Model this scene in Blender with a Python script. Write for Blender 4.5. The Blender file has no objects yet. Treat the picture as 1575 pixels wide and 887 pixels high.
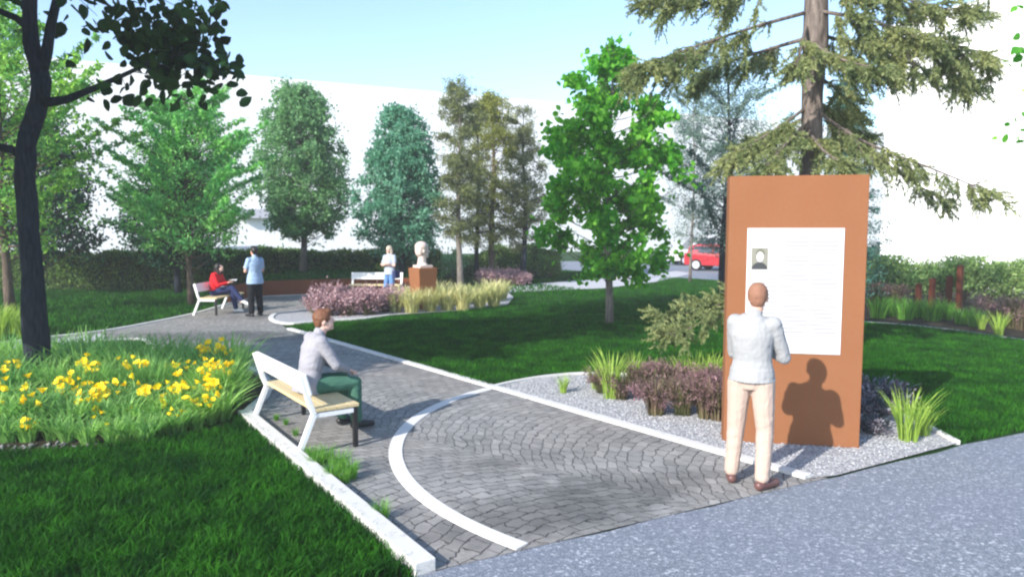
import bpy, bmesh, math, random
import numpy as np
from mathutils import Vector, Matrix, noise as mnoise

rnd = random.Random(7)
npr = np.random.default_rng(11)
scene = bpy.context.scene
COL = scene.collection

# ------------------------------------------------------------------ camera, world, sun, exposure
F, CX, CY, HZ, CH = 1120.0, 787.5, 443.5, 350.0, 2.24
PITCH = math.atan((CY - HZ) / F)
cam_d = bpy.data.cameras.new('camera')
cam = bpy.data.objects.new('camera', cam_d)
COL.objects.link(cam)
cam.location = (0, 0, CH)
cam.rotation_euler = (math.pi/2 - PITCH, 0, 0)
cam_d.sensor_width = 36
cam_d.lens = 36 * F / 1575
cam_d.clip_start = 0.05
cam_d.clip_end = 2000
scene.camera = cam

SUN_TRAVEL = Vector((1.0, 1.13, -0.87)).normalized()
SUN_EL = math.asin(-SUN_TRAVEL.z)
to_sun = -SUN_TRAVEL
world = bpy.data.worlds.new('World')
scene.world = world
world.use_nodes = True
wn = world.node_tree.nodes; wl = world.node_tree.links
wn.clear()
wo = wn.new('ShaderNodeOutputWorld'); wb = wn.new('ShaderNodeBackground')
sky = wn.new('ShaderNodeTexSky'); sky.sky_type = 'NISHITA'; sky.sun_disc = False
sky.sun_elevation = SUN_EL
sky.sun_rotation = math.atan2(to_sun.x, to_sun.y)
sky.air_density = 1.0; sky.dust_density = 0.7; sky.ozone_density = 2.5
wb.inputs['Strength'].default_value = 0.15
wl.new(sky.outputs[0], wb.inputs[0]); wl.new(wb.outputs[0], wo.inputs[0])

sl = bpy.data.lights.new('sun', 'SUN')
sl.energy = 3.9; sl.angle = math.radians(0.6); sl.color = (1.0, 0.93, 0.84)
so = bpy.data.objects.new('sun', sl); COL.objects.link(so)
so.rotation_euler = SUN_TRAVEL.to_track_quat('-Z', 'Y').to_euler()
so.location = (-20, -20, 20)

scene.view_settings.view_transform = 'Standard'
scene.view_settings.look = 'None'
scene.view_settings.gamma = 1
scene.view_settings.exposure = 1.08
scene.view_settings.use_curve_mapping = False
scene.render.engine = 'CYCLES'
scene.cycles.filter_width = 2.3
scene.cycles.max_bounces = 7
scene.cycles.diffuse_bounces = 3
scene.cycles.transparent_max_bounces = 8

# ------------------------------------------------------------------ pixel -> world helpers
_c, _s = math.cos(PITCH), math.sin(PITCH)
def ray(px, py):
    u = (px - CX) / F; v = -(py - CY) / F
    return (u, _c + v*_s, -_s + v*_c)
def G(px, py, z=0.0):
    d = ray(px, py); t = (z - CH) / d[2]
    return (d[0]*t, d[1]*t)
def G3(px, py, z=0.0):
    g = G(px, py, z); return (g[0], g[1], z)
def P(px, py, Y):
    d = ray(px, py); t = Y / d[1]
    return (d[0]*t, Y, CH + d[2]*t)
def GG(lst, z=0.0): return [G(x, y, z) for x, y in lst]

# ------------------------------------------------------------------ object helpers
def link(o, parent=None):
    COL.objects.link(o)
    if parent is not None: o.parent = parent
    return o
def tag(o, label=None, cat=None, group=None, kind=None):
    if label: o['label'] = label
    if cat: o['category'] = cat
    if group: o['group'] = group
    if kind: o['kind'] = kind
    return o
def empty(name, loc=(0, 0, 0), rz=0.0, label=None, cat=None, group=None):
    o = bpy.data.objects.new(name, None)
    o.empty_display_size = 0.2
    o.location = loc; o.rotation_euler = (0, 0, rz)
    return tag(link(o), label, cat, group)
def npmesh(name, verts, faces, mat=None, smooth=False):
    """verts (N,3); faces (M,k) array or list of lists"""
    me = bpy.data.meshes.new(name)
    if isinstance(faces, np.ndarray):
        verts = np.asarray(verts, dtype=np.float32)
        M, k = faces.shape
        me.vertices.add(len(verts)); me.vertices.foreach_set('co', verts.ravel())
        me.loops.add(M*k); me.loops.foreach_set('vertex_index', faces.astype(np.int32).ravel())
        me.polygons.add(M)
        me.polygons.foreach_set('loop_start', np.arange(0, M*k, k, dtype=np.int32))
        me.update(calc_edges=True)
    else:
        me.from_pydata([tuple(v) for v in verts], [], faces); me.update()
    if smooth: me.polygons.foreach_set('use_smooth', [True]*len(me.polygons))
    if mat: me.materials.append(mat)
    return me
def mobj(name, verts, faces, mat, parent=None, smooth=False):
    return link(bpy.data.objects.new(name, npmesh(name, verts, faces, mat, smooth)), parent)
def copy_tree(o, parent=None):
    c = o.copy(); COL.objects.link(c)
    if parent is not None: c.parent = parent
    for ch in list(o.children):
        if not ch.name.startswith('flower'): copy_tree(ch, c)
    return c

class MB:
    def __init__(s): s.v = []; s.f = []
    def add(s, vs, fs):
        n = len(s.v); s.v += [tuple(v) for v in vs]; s.f += [[i+n for i in f] for f in fs]; return s
    def box(s, c, size, rz=0.0, M=None):
        hx, hy, hz = size[0]/2, size[1]/2, size[2]/2
        R = M if M is not None else Matrix.Rotation(rz, 3, 'Z')
        vs = [Vector(c) + R @ Vector((x*hx, y*hy, z*hz)) for z in (-1, 1) for y in (-1, 1) for x in (-1, 1)]
        return s.add(vs, [[0,2,3,1],[4,5,7,6],[0,1,5,4],[2,6,7,3],[0,4,6,2],[1,3,7,5]])
    def tube(s, pts, rad, seg=8, cap=True, wob=0.0):
        pts = [Vector(p) for p in pts]
        if not hasattr(rad, '__len__'): rad = [rad]*len(pts)
        rings = []; up = Vector((0.13, 0.21, 1)).normalized(); n0 = len(s.v); prev = None
        for i, p in enumerate(pts):
            t = (pts[min(i+1, len(pts)-1)] - pts[max(i-1, 0)]).normalized()
            a = prev if prev is not None else (Vector((1, 0, 0)) if abs(t.x) < .9 else Vector((0, 1, 0)))
            a = (a - t*a.dot(t)).normalized(); prev = a; b = t.cross(a)
            for k in range(seg):
                th = 2*math.pi*k/seg
                r = rad[i]*(1 + (wob*(mnoise.noise(Vector((math.cos(th)*1.5, math.sin(th)*1.5, i*.7)))) if wob else 0))
                s.v.append(tuple(p + (a*math.cos(th) + b*math.sin(th))*r))
        for i in range(len(pts)-1):
            for k in range(seg):
                k2 = (k+1) % seg
                s.f.append([n0+i*seg+k, n0+i*seg+k2, n0+(i+1)*seg+k2, n0+(i+1)*seg+k])
        if cap:
            s.f.append([n0+k for k in range(seg)][::-1])
            s.f.append([n0+(len(pts)-1)*seg+k for k in range(seg)])
        return s
    def prism(s, poly, z0, z1):
        n = len(poly); a = 0.5*sum(poly[i][0]*poly[(i+1)%n][1]-poly[(i+1)%n][0]*poly[i][1] for i in range(n))
        if a < 0: poly = poly[::-1]
        vs = [(x, y, z0) for x, y in poly] + [(x, y, z1) for x, y in poly]
        return s.add(vs, [list(range(n))[::-1], [n+i for i in range(n)]] + [[i, (i+1)%n, n+(i+1)%n, n+i] for i in range(n)])
    def ell(s, c, r, M=None, seg=16, rings=10):
        c = Vector(c); R = M if M is not None else Matrix.Identity(3)
        vs = []; fs = []
        for j in range(rings+1):
            ph = math.pi*j/rings
            for k in range(seg):
                th = 2*math.pi*k/seg
                vs.append(c + R @ Vector((r[0]*math.sin(ph)*math.cos(th), r[1]*math.sin(ph)*math.sin(th), r[2]*math.cos(ph))))
        for j in range(rings):
            for k in range(seg):
                k2 = (k+1) % seg
                fs.append([j*seg+k, (j+1)*seg+k, (j+1)*seg+k2, j*seg+k2])
        return s.add(vs, fs)
    def cap(s, p0, r0, p1, r1, seg=12):
        p0 = Vector(p0); p1 = Vector(p1); t = (p1-p0)
        L = t.length or 1e-4; t /= L
        pts = []; rad = []
        for a in (-1, -.85, -.6, -.3): pts.append(p0 + t*r0*a); rad.append(max(.0005, r0*math.sqrt(1-a*a)))
        for a in (0, .25, .5, .75, 1): pts.append(p0 + t*L*a); rad.append(r0+(r1-r0)*a)
        for a in (.3, .6, .85, 1): pts.append(p1 + t*r1*a); rad.append(max(.0005, r1*math.sqrt(1-a*a)))
        return s.tube(pts, rad, seg)
    def loft(s, rings, seg=20):
        """rings: (center, rx, ry, right, fwd)"""
        n0 = len(s.v)
        for c, rx, ry, R, Fw in rings:
            for k in range(seg):
                th = 2*math.pi*k/seg
                s.v.append(tuple(Vector(c) + Vector(R)*math.cos(th)*rx + Vector(Fw)*math.sin(th)*ry))
        for i in range(len(rings)-1):
            for k in range(seg):
                k2 = (k+1) % seg
                s.f.append([n0+i*seg+k, n0+i*seg+k2, n0+(i+1)*seg+k2, n0+(i+1)*seg+k])
        s.f.append([n0+k for k in range(seg)][::-1]); s.f.append([n0+(len(rings)-1)*seg+k for k in range(seg)])
        return s
    def build(s, name, mat, parent=None, smooth=False, bevel=0.0):
        o = mobj(name, s.v, s.f, mat, parent, smooth)
        if bevel:
            m = o.modifiers.new('bevel', 'BEVEL'); m.width = bevel; m.segments = 2; m.limit_method = 'ANGLE'
        return o

# ------------------------------------------------------------------ materials
class NT:
    def __init__(s, name):
        s.m = bpy.data.materials.new(name); s.m.use_nodes = True
        s.t = s.m.node_tree; s.t.nodes.clear()
        s.out = s.t.nodes.new('ShaderNodeOutputMaterial')
    def n(s, ty, ins=None, **kw):
        nd = s.t.nodes.new('ShaderNode'+ty)
        for k, v in kw.items(): setattr(nd, k, v)
        for k, v in (ins or {}).items():
            sock = nd.inputs[k]
            if hasattr(v, 'is_output') or isinstance(v, bpy.types.NodeSocket): s.t.links.new(v, sock)
            else:
                if isinstance(v, tuple) and len(v) == 3 and sock.type == 'RGBA': v = (*v, 1)
                sock.default_value = v
        return nd
    def math(s, op, a, b=None, c=None):
        ins = {0: a}
        if b is not None: ins[1] = b
        if c is not None: ins[2] = c
        return s.n('Math', ins, operation=op).outputs[0]
    def mix(s, fac, a, b, bt='MIX'):
        nd = s.t.nodes.new('ShaderNodeMix'); nd.data_type = 'RGBA'; nd.blend_type = bt
        for k, v in ((0, fac), (6, a), (7, b)):
            if isinstance(v, bpy.types.NodeSocket): s.t.links.new(v, nd.inputs[k])
            else: nd.inputs[k].default_value = (*v, 1) if isinstance(v, tuple) and len(v) == 3 else v
        return nd.outputs[2]
    def ramp(s, fac, stops):
        nd = s.n('ValToRGB', {0: fac}); e = nd.color_ramp.elements
        while len(e) > 1: e.remove(e[-1])
        e[0].position = stops[0][0]; e[0].color = (*stops[0][1], 1)
        for p, c in stops[1:]:
            q = e.new(p); q.color = (*c, 1)
        return nd.outputs[0]
    def noise(s, scale, detail=4, rough=.55, vec=None, out=0):
        ins = {'Scale': scale, 'Detail': detail, 'Roughness': rough}
        if vec is not None: ins['Vector'] = vec
        return s.n('TexNoise', ins).outputs[out]
    def pos(s): return s.n('NewGeometry').outputs['Position']
    def obj(s): return s.n('TexCoord').outputs['Object']
    def bump(s, h, strength=.3, dist=.01):
        return s.n('Bump', {'Height': h, 'Strength': strength, 'Distance': dist}).outputs[0]
    def pbsdf(s, col, rough=.7, spec=.3, normal=None, metal=0.0, coat=0.0, ior=None):
        ins = {'Base Color': col, 'Roughness': rough, 'Specular IOR Level': spec, 'Metallic': metal, 'Coat Weight': coat}
        if normal is not None: ins['Normal'] = normal
        return s.n('BsdfPrincipled', ins).outputs[0]
    def done(s, sh): s.t.links.new(sh, s.out.inputs[0]); return s.m

def plain(name, col, rough=.6, spec=.3, var=.12, scale=6, bump=.1, metal=0., coat=0., bscale=60, bdist=.003):
    n = NT(name); p = n.obj()
    nz = n.noise(scale, 5, .6, p)
    c = n.mix(nz, tuple(x*(1-var) for x in col), tuple(min(1, x*(1+var)) for x in col))
    b = n.bump(n.noise(bscale, 3, .6, p), bump, bdist) if bump else None
    return n.done(n.pbsdf(c, rough, spec, b, metal, coat))

def foliage(name, c1, c2, c3=None, trans=.35, nscale=1.2, spec=.25, rough=.55):
    n = NT(name)
    isl = n.n('NewGeometry').outputs['Random Per Island']
    nz = n.noise(nscale, 3, .6, n.pos())
    a = n.mix(isl, c1, c2)
    if c3: a = n.mix(n.n('MapRange', {0: nz, 1: .35, 2: .7}).outputs[0], a, c3)
    br = n.math('MULTIPLY_ADD', isl, .5, .75)
    hsv = n.n('HueSaturation', {'Color': a, 'Value': br}).outputs[0]
    d = n.pbsdf(hsv, rough, spec)
    tcol = n.n('HueSaturation', {'Color': hsv, 'Value': 1.3, 'Saturation': 1.1}).outputs[0]
    t = n.n('BsdfTranslucent', {'Color': tcol}).outputs[0]
    ms = n.n('MixShader', {0: trans, 1: d, 2: t}).outputs[0]
    return n.done(ms)

def m_cobble():
    n = NT('cobble_fans')
    p = n.pos()
    warp = n.noise(4.0, 4, .6, p, out=1)
    pw = n.n('VectorMath', {0: p, 1: n.n('VectorMath', {0: warp, 1: (.19, .19, 0)}, operation='MULTIPLY').outputs[0]}, operation='ADD').outputs[0]
    sp = n.n('SeparateXYZ', {0: pw})
    x, y = sp.outputs[0], sp.outputs[1]
    a = (-.80, .60)      # row-stacking axis
    v = n.math('ADD', n.math('MULTIPLY', x, a[0]), n.math('MULTIPLY', y, a[1]))
    u = n.math('ADD', n.math('MULTIPLY', x, a[1]), n.math('MULTIPLY', y, -a[0]))
    W = 2.8
    s = n.math('MULTIPLY_ADD', n.math('FRACT', n.math('DIVIDE', u, W)), 2.0, -1.0)
    arch = n.math('MULTIPLY', n.math('MULTIPLY', s, s), .70)
    v2 = n.math('ADD', v, arch)
    u2 = n.math('MULTIPLY', n.math('MULTIPLY', s, n.math('MULTIPLY_ADD', n.math('ABSOLUTE', s), .16, 1.0)), W/2)
    vec = n.n('CombineXYZ', {0: u2, 1: v2, 2: 0.0}).outputs[0]
    br = n.n('TexBrick', {'Vector': vec, 'Color1': (.215, .218, .215), 'Color2': (.30, .30, .293), 'Mortar': (.085, .085, .09),
                          'Scale': 1.0, 'Mortar Size': .0075, 'Mortar Smooth': .8, 'Bias': 0.0, 'Brick Width': .175, 'Row Height': .125})
    br.offset = .5
    vo = n.noise(7.0, 5, .7, p)
    c = n.mix(1.0, br.outputs['Color'], n.mix(vo, (.62, .62, .62), (1.38, 1.38, 1.38)), 'MULTIPLY')
    pink = n.noise(.35, 3, .5, p)
    c = n.mix(n.n('MapRange', {0: pink, 1: .42, 2: .62}).outputs[0], c, n.mix(1.0, c, (.98, .93, .90), 'MULTIPLY'))
    st = n.noise(.6, 6, .68, n.n('VectorMath', {0: p, 1: (3.1, 7.7, 0)}, operation='ADD').outputs[0])
    stain_shade = n.n('MapRange', {0: st, 1: .50, 2: .68}).outputs[0]  # dappled tree shade painted into the cobbles as dark noise
    c = n.mix(n.math('MULTIPLY', stain_shade, .7), c, n.mix(1.0, c, (.40, .42, .44), 'MULTIPLY'))
    def shade_blot(cx, cy, ang, a_, b_):  # ragged dark oval, tree shade painted into the paving colour
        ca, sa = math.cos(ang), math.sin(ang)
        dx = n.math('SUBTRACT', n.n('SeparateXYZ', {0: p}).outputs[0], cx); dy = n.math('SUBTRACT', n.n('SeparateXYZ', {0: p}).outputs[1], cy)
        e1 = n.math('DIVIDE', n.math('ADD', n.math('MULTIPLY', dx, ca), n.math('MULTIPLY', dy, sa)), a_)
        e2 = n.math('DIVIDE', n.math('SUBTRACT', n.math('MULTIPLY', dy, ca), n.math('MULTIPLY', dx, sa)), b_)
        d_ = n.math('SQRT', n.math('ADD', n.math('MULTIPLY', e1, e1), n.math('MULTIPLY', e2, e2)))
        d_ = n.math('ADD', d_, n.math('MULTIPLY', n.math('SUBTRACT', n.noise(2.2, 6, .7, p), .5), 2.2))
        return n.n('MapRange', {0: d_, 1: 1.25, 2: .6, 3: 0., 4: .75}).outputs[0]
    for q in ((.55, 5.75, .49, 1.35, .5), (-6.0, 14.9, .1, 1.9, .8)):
        c = n.mix(shade_blot(*q), c, n.mix(1.0, c, (.42, .44, .45), 'MULTIPLY'))
    moss = n.n('MapRange', {0: n.noise(2.6, 5, .7, p), 1: .62, 2: .8}).outputs[0]
    c = n.mix(n.math('MULTIPLY', moss, n.math('MULTIPLY', br.outputs['Fac'], .8)), c, (.06, .12, .03))
    fine = n.noise(120, 3, .6, p)
    c = n.mix(.25, c, n.mix(fine, (.6, .6, .6), (1.35, 1.35, 1.35)), 'MULTIPLY')
    h = n.math('SUBTRACT', n.math('MULTIPLY', n.noise(22, 4, .6, p), .55), n.math('MULTIPLY', br.outputs['Fac'], 1.0))
    return n.done(n.pbsdf(c, .75, .3, n.bump(h, .8, .014)))

def m_asphalt():
    n = NT('asphalt_aggregate'); p = n.pos()
    vo = n.n('TexVoronoi', {'Vector': p, 'Scale': 48.0}); vc = n.n('SeparateColor', {0: vo.outputs['Color']}).outputs[0]
    c = n.ramp(vc, [(0, (.115, .135, .16)), (.6, (.17, .195, .232)), (.86, (.24, .27, .315)), (1, (.62, .65, .70))])
    vo2 = n.n('TexVoronoi', {'Vector': p, 'Scale': 120.0}); vc2 = n.n('SeparateColor', {0: vo2.outputs['Color']}).outputs[0]
    c = n.mix(.45, c, n.ramp(vc2, [(0, (.11, .135, .17)), (.8, (.20, .235, .29)), (1, (.6, .63, .68))]))
    big = n.noise(.8, 4, .6, p)
    c = n.mix(n.n('MapRange', {0: big, 1: .35, 2: .7, 3: 0.0, 4: .35}).outputs[0], c, (.17, .19, .26))
    h = n.math('ADD', vo.outputs['Distance'], n.noise(160, 2, .5, p))
    return n.done(n.pbsdf(c, .85, .25, n.bump(h, .7, .006)))

def m_gravel():
    n = NT('pale_gravel'); p = n.pos()
    vo = n.n('TexVoronoi', {'Vector': p, 'Scale': 42.0}); vc = n.n('SeparateColor', {0: vo.outputs['Color']}).outputs[0]
    c = n.ramp(vc, [(0, (.24, .25, .275)), (.5, (.35, .36, .385)), (1, (.50, .51, .52))])
    return n.done(n.pbsdf(c, .9, .2, n.bump(n.math('MULTIPLY', vo.outputs['Distance'], -1.0), .9, .015)))

def m_soil():
    n = NT('dark_soil'); p = n.pos()
    c = n.ramp(n.noise(14, 6, .7, p), [(.3, (.02, .018, .012)), (.6, (.05, .042, .03)), (.8, (.12, .11, .09))])
    return n.done(n.pbsdf(c, .95, .1, n.bump(n.noise(40, 5, .7, p), .8, .03)))

def m_lawn():
    n = NT('lawn_ground'); p = n.pos()
    a = n.noise(1.1, 5, .65, p); f = n.noise(45, 5, .75, p)
    c = n.ramp(a, [(.3, (.010, .055, .006)), (.55, (.016, .092, .008)), (.75, (.028, .135, .012))])
    c = n.mix(.6, c, n.ramp(f, [(.3, (.004, .018, .003)), (.55, (.012, .045, .007)), (.8, (.035, .09, .018))]))
    return n.done(n.pbsdf(c, .85, .15, n.bump(f, .9, .05)))

def m_concrete(name, col, stain_shade=.35):
    n = NT(name); p = n.pos()
    c = n.mix(n.noise(3, 6, .65, p), tuple(x*.82 for x in col), tuple(min(1, x*1.08) for x in col))
    sp = n.n('MapRange', {0: n.noise(9, 6, .75, p), 1: .56, 2: .75, 3: 0., 4: stain_shade}).outputs[0]
    c = n.mix(sp, c, tuple(x*.45 for x in col))
    return n.done(n.pbsdf(c, .8, .25, n.bump(n.noise(90, 4, .6, p), .35, .004)))

def m_corten(dark=(1., 1., 1.)):
    n = NT('corten_steel'); p = n.obj()
    c = n.mix(n.noise(1.6, 6, .6, p), (.21, .088, .040), (.26, .122, .060))
    c = n.mix(n.n('MapRange', {0: n.noise(26, 6, .8, p), 1: .42, 2: .7, 3: 0., 4: .6}).outputs[0], c, (.24, .085, .035))
    st = n.noise(3, 5, .7, n.n('Mapping', {'Vector': p, 'Scale': (5, 5, .35)}).outputs[0])
    c = n.mix(n.n('MapRange', {0: st, 1: .5, 2: .75, 3: 0., 4: .3}).outputs[0], c, (.27, .09, .036))
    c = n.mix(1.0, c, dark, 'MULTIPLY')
    return n.done(n.pbsdf(c, .85, .15, n.bump(n.noise(120, 4, .7, p), .3, .002)))

def m_bark(name, c1, c2, sc=(10, 10, 1.6)):
    n = NT(name); p = n.obj()
    q = n.n('Mapping', {'Vector': p, 'Scale': sc}).outputs[0]
    a = n.noise(3, 6, .7, q)
    c = n.mix(n.n('MapRange', {0: a, 1: .35, 2: .65}).outputs[0], c1, c2)
    return n.done(n.pbsdf(c, .9, .15, n.bump(a, 1.0, .05)))

def m_cloth(name, col, var=.08):
    n = NT(name); p = n.obj()
    c = n.mix(n.noise(7, 4, .6, p), tuple(x*(1-var) for x in col), tuple(min(1, x*(1+var)) for x in col))
    wv = n.n('TexWave', {'Vector': p, 'Scale': 7.0, 'Distortion': 9.0, 'Detail': 3.0, 'Detail Scale': 1.2}).outputs['Fac']
    return n.done(n.pbsdf(c, .9, .12, n.bump(wv, .15, .015)))

def m_wall(name, col):
    n = NT(name); p = n.pos()
    c = n.mix(n.noise(.3, 5, .6, p), tuple(x*.97 for x in col), col)
    return n.done(n.pbsdf(c, .85, .2, n.bump(n.noise(30, 3, .6, p), .15, .01)))

M = dict(
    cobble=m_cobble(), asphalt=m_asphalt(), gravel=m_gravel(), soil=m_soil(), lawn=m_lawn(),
    kerb=m_concrete('kerb_concrete', (.60, .60, .585), .75), band=m_concrete('white_band', (.66, .66, .655), .3),
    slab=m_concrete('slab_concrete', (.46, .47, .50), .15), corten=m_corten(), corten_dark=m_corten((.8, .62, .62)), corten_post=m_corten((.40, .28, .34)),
    bark_dark=m_bark('dark_bark', (.012, .017, .026), (.036, .044, .060)),
    bark_brown=m_bark('brown_bark', (.07, .05, .038), (.19, .15, .12)),
    bark_grey=m_bark('grey_bark', (.10, .09, .085), (.28, .25, .22)),
    bark_spruce=m_bark('spruce_bark', (.08, .065, .058), (.25, .21, .185), (6, 6, 1.2)),
    white_wall=m_wall('white_render', (.83, .84, .86)), grey_band=m_wall('grey_fascia', (.48, .49, .56)),
    white_metal=plain('white_paint', (.78, .79, .80), .35, .45, .03, bump=0), black_metal=plain('black_paint', (.012, .012, .014), .4, .4, .1, bump=0),
    wood=plain('pale_wood', (.60, .49, .28), .55, .3, .08, scale=14, bump=.1),
    steel=plain('grey_steel', (.5, .53, .56), .4, .5, .05, metal=.3, bump=0),
    marble=plain('pinkish_marble', (.60, .50, .46), .5, .4, .10, scale=9, bump=.1), pebble=foliage('pebble_stone', (.24, .25, .275), (.46, .47, .49), trans=0, spec=.2, rough=.8),
    edge_stone=foliage('edge_stone', (.08, .08, .08), (.26, .26, .26), trans=0, spec=.2, rough=.8), boulder=plain('dark_stone', (.20, .21, .24), .85, .2, .5, scale=12, bump=.6, bscale=30, bdist=.02),
    paper=plain('poster_white', (.58, .59, .61), .5, .3, .01, bump=0), ink=plain('faint_print', (.30, .31, .33), .6, .2, .02, bump=0),
    ink_olive=plain('print_olive', (.13, .14, .10), .6, .2, .15, bump=0), ink_pale=plain('print_pale', (.22, .22, .185), .6, .2, .1, bump=0), ink_dark=plain('print_dark', (.05, .055, .06), .6, .2, .1, bump=0),
    skin=plain('skin', (.62, .36, .27), .55, .35, .06, bump=.05), skin_pale=plain('pale_skin', (.68, .44, .36), .55, .35, .06, bump=.05),
    scalp=plain('cropped_hair', (.25, .125, .08), .7, .3, .25, scale=25, bump=.5, bscale=180, bdist=.004),
    hair_red=plain('auburn_hair', (.15, .06, .028), .55, .4, .3, scale=30, bump=.6, bscale=90, bdist=.01),
    hair_black=plain('black_hair', (.012, .010, .010), .45, .45, .2, bump=.4), hair_fair=plain('fair_hair', (.50, .42, .33), .6, .35, .2, bump=.4),
    eye=plain('eye_white', (.75, .75, .75), .2, .5, .02, bump=0),
    shirt_white=m_cloth('pale_grey_shirt', (.32, .33, .34)), shirt_lilac=m_cloth('white_shirt', (.30, .30, .335)), shirt_blue=m_cloth('light_blue_shirt', (.30, .42, .60)),
    shirt_red=m_cloth('red_jacket', (.62, .02, .03)), top_pale=m_cloth('pale_top', (.36, .42, .50)), dress_pink=m_cloth('pink_dress', (.72, .42, .40)),
    chino=m_cloth('cream_chinos', (.45, .35, .295)), black_cloth=m_cloth('black_trousers', (.012, .013, .016)), green_cloth=m_cloth('green_trousers', (.06, .155, .11)),
    navy=m_cloth('navy_trousers', (.03, .04, .11)), jeans=m_cloth('blue_jeans', (.12, .24, .48)),
    shoe_brown=plain('brown_leather', (.12, .055, .05), .4, .45, .2, bump=.1), shoe_white=plain('white_shoe', (.78, .78, .78), .5, .3, .03, bump=0), shoe_black=plain('black_leather', (.02, .02, .022), .4, .4, .1, bump=0),
    car_red=plain('red_car_paint', (.40, .02, .03), .3, .5, .04, bump=0, coat=.6), car_white=plain('white_car_paint', (.78, .78, .80), .3, .5, .02, bump=0, coat=.5), car_grey=plain('grey_car_paint', (.16, .20, .27), .3, .5, .04, bump=0, coat=.5),
    glass=plain('dark_glass', (.05, .06, .075), .08, .8, .05, bump=0), rubber=plain('tyre_rubber', (.02, .02, .02), .8, .2, .1, bump=0),
    rim=plain('alloy_rim', (.66, .67, .70), .35, .6, .04, metal=.4, bump=0), lamp=plain('lamp_lens', (.72, .70, .66), .15, .7, .05, bump=0), lamp_red=plain('rear_lens', (.4, .01, .01), .2, .6, .05, bump=0),
    grass=foliage('grass_blade', (.011, .080, .006), (.046, .20, .013), (.006, .045, .006), trans=.3, nscale=2.2, spec=.08),
    lf_dark=foliage('linden_leaf', (.004, .024, .010), (.010, .042, .014), (.03, .07, .012), trans=.12, nscale=1.0, spec=.05),  # shade of the upper crown put into the leaf colour
    lf_bright=foliage('ash_leaf', (.22, .46, .07), (.42, .64, .14), (.12, .34, .10), trans=.55),
    lf_bright2=foliage('honey_locust_leaf', (.20, .54, .12), (.42, .74, .24), (.13, .42, .16), trans=.55),
    lf_blue=foliage('whitebeam_leaf', (.12, .29, .13), (.28, .46, .24), (.12, .29, .09), trans=.5),
    lf_teal=foliage('teal_leaf', (.10, .29, .19), (.26, .50, .36), (.10, .30, .18), trans=.5),
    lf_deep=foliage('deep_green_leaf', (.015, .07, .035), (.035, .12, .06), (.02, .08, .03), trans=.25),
    lf_maple=foliage('maple_leaf', (.11, .42, .03), (.32, .66, .09), (.05, .30, .03), trans=.55, nscale=2.2),
    lf_pine=foliage('pine_needle', (.12, .16, .06), (.25, .28, .11), (.15, .18, .08), trans=.4),
    lf_olive=foliage('olive_pine_needle', (.19, .23, .04), (.36, .38, .08), (.16, .19, .04), trans=.4),
    lf_birch=foliage('grey_green_needle', (.14, .22, .17), (.26, .35, .29), (.10, .18, .15), trans=.4),
    lf_spruce=foliage('spruce_needle', (.22, .27, .09), (.44, .46, .22), (.14, .20, .085), trans=.45, nscale=2.0),
    lf_fir=foliage('blue_fir_needle', (.03, .12, .10), (.08, .20, .16), trans=.2),
    lf_hedge=foliage('hedge_leaf', (.07, .17, .035), (.17, .30, .07), (.12, .19, .04), trans=.45),
    hedge_core=plain('hedge_core', (.025, .055, .014), .9, .1, .4, scale=8, bump=.8, bscale=20, bdist=.1),
    lf_shrub=foliage('shrub_leaf', (.18, .33, .08), (.40, .52, .20), (.10, .22, .07), trans=.4),
    blade_slate=foliage('slate_blade', (.03, .05, .055), (.09, .12, .14), trans=.15), bloom_slate=foliage('slate_bloom', (.10, .06, .08), (.26, .27, .32), trans=.2), lf_lily=foliage('lily_leaf', (.20, .42, .09), (.42, .64, .20), (.16, .36, .12), trans=.5),
    petal=foliage('yellow_petal', (.92, .55, .01), (.95, .80, .04), trans=.3),
    blade_lime=foliage('lime_blade', (.22, .38, .06), (.40, .54, .11), trans=.35), blade_green=foliage('fresh_blade', (.07, .22, .03), (.17, .38, .06), trans=.35),
    blade_straw=foliage('straw_blade', (.56, .54, .24), (.76, .72, .42), (.42, .46, .17), trans=.35),
    blade_plum=foliage('plum_blade', (.12, .085, .05), (.22, .14, .11), (.10, .14, .04), trans=.25),
    bloom_plum=foliage('plum_bloom', (.17, .09, .11), (.32, .19, .22), (.14, .11, .07), trans=.3),
    bloom_pink=foliage('pink_bloom', (.30, .17, .19), (.48, .34, .36), trans=.3),
    white_bloom=foliage('white_bloom', (.62, .62, .64), (.8, .8, .82), trans=.3),
)

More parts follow.
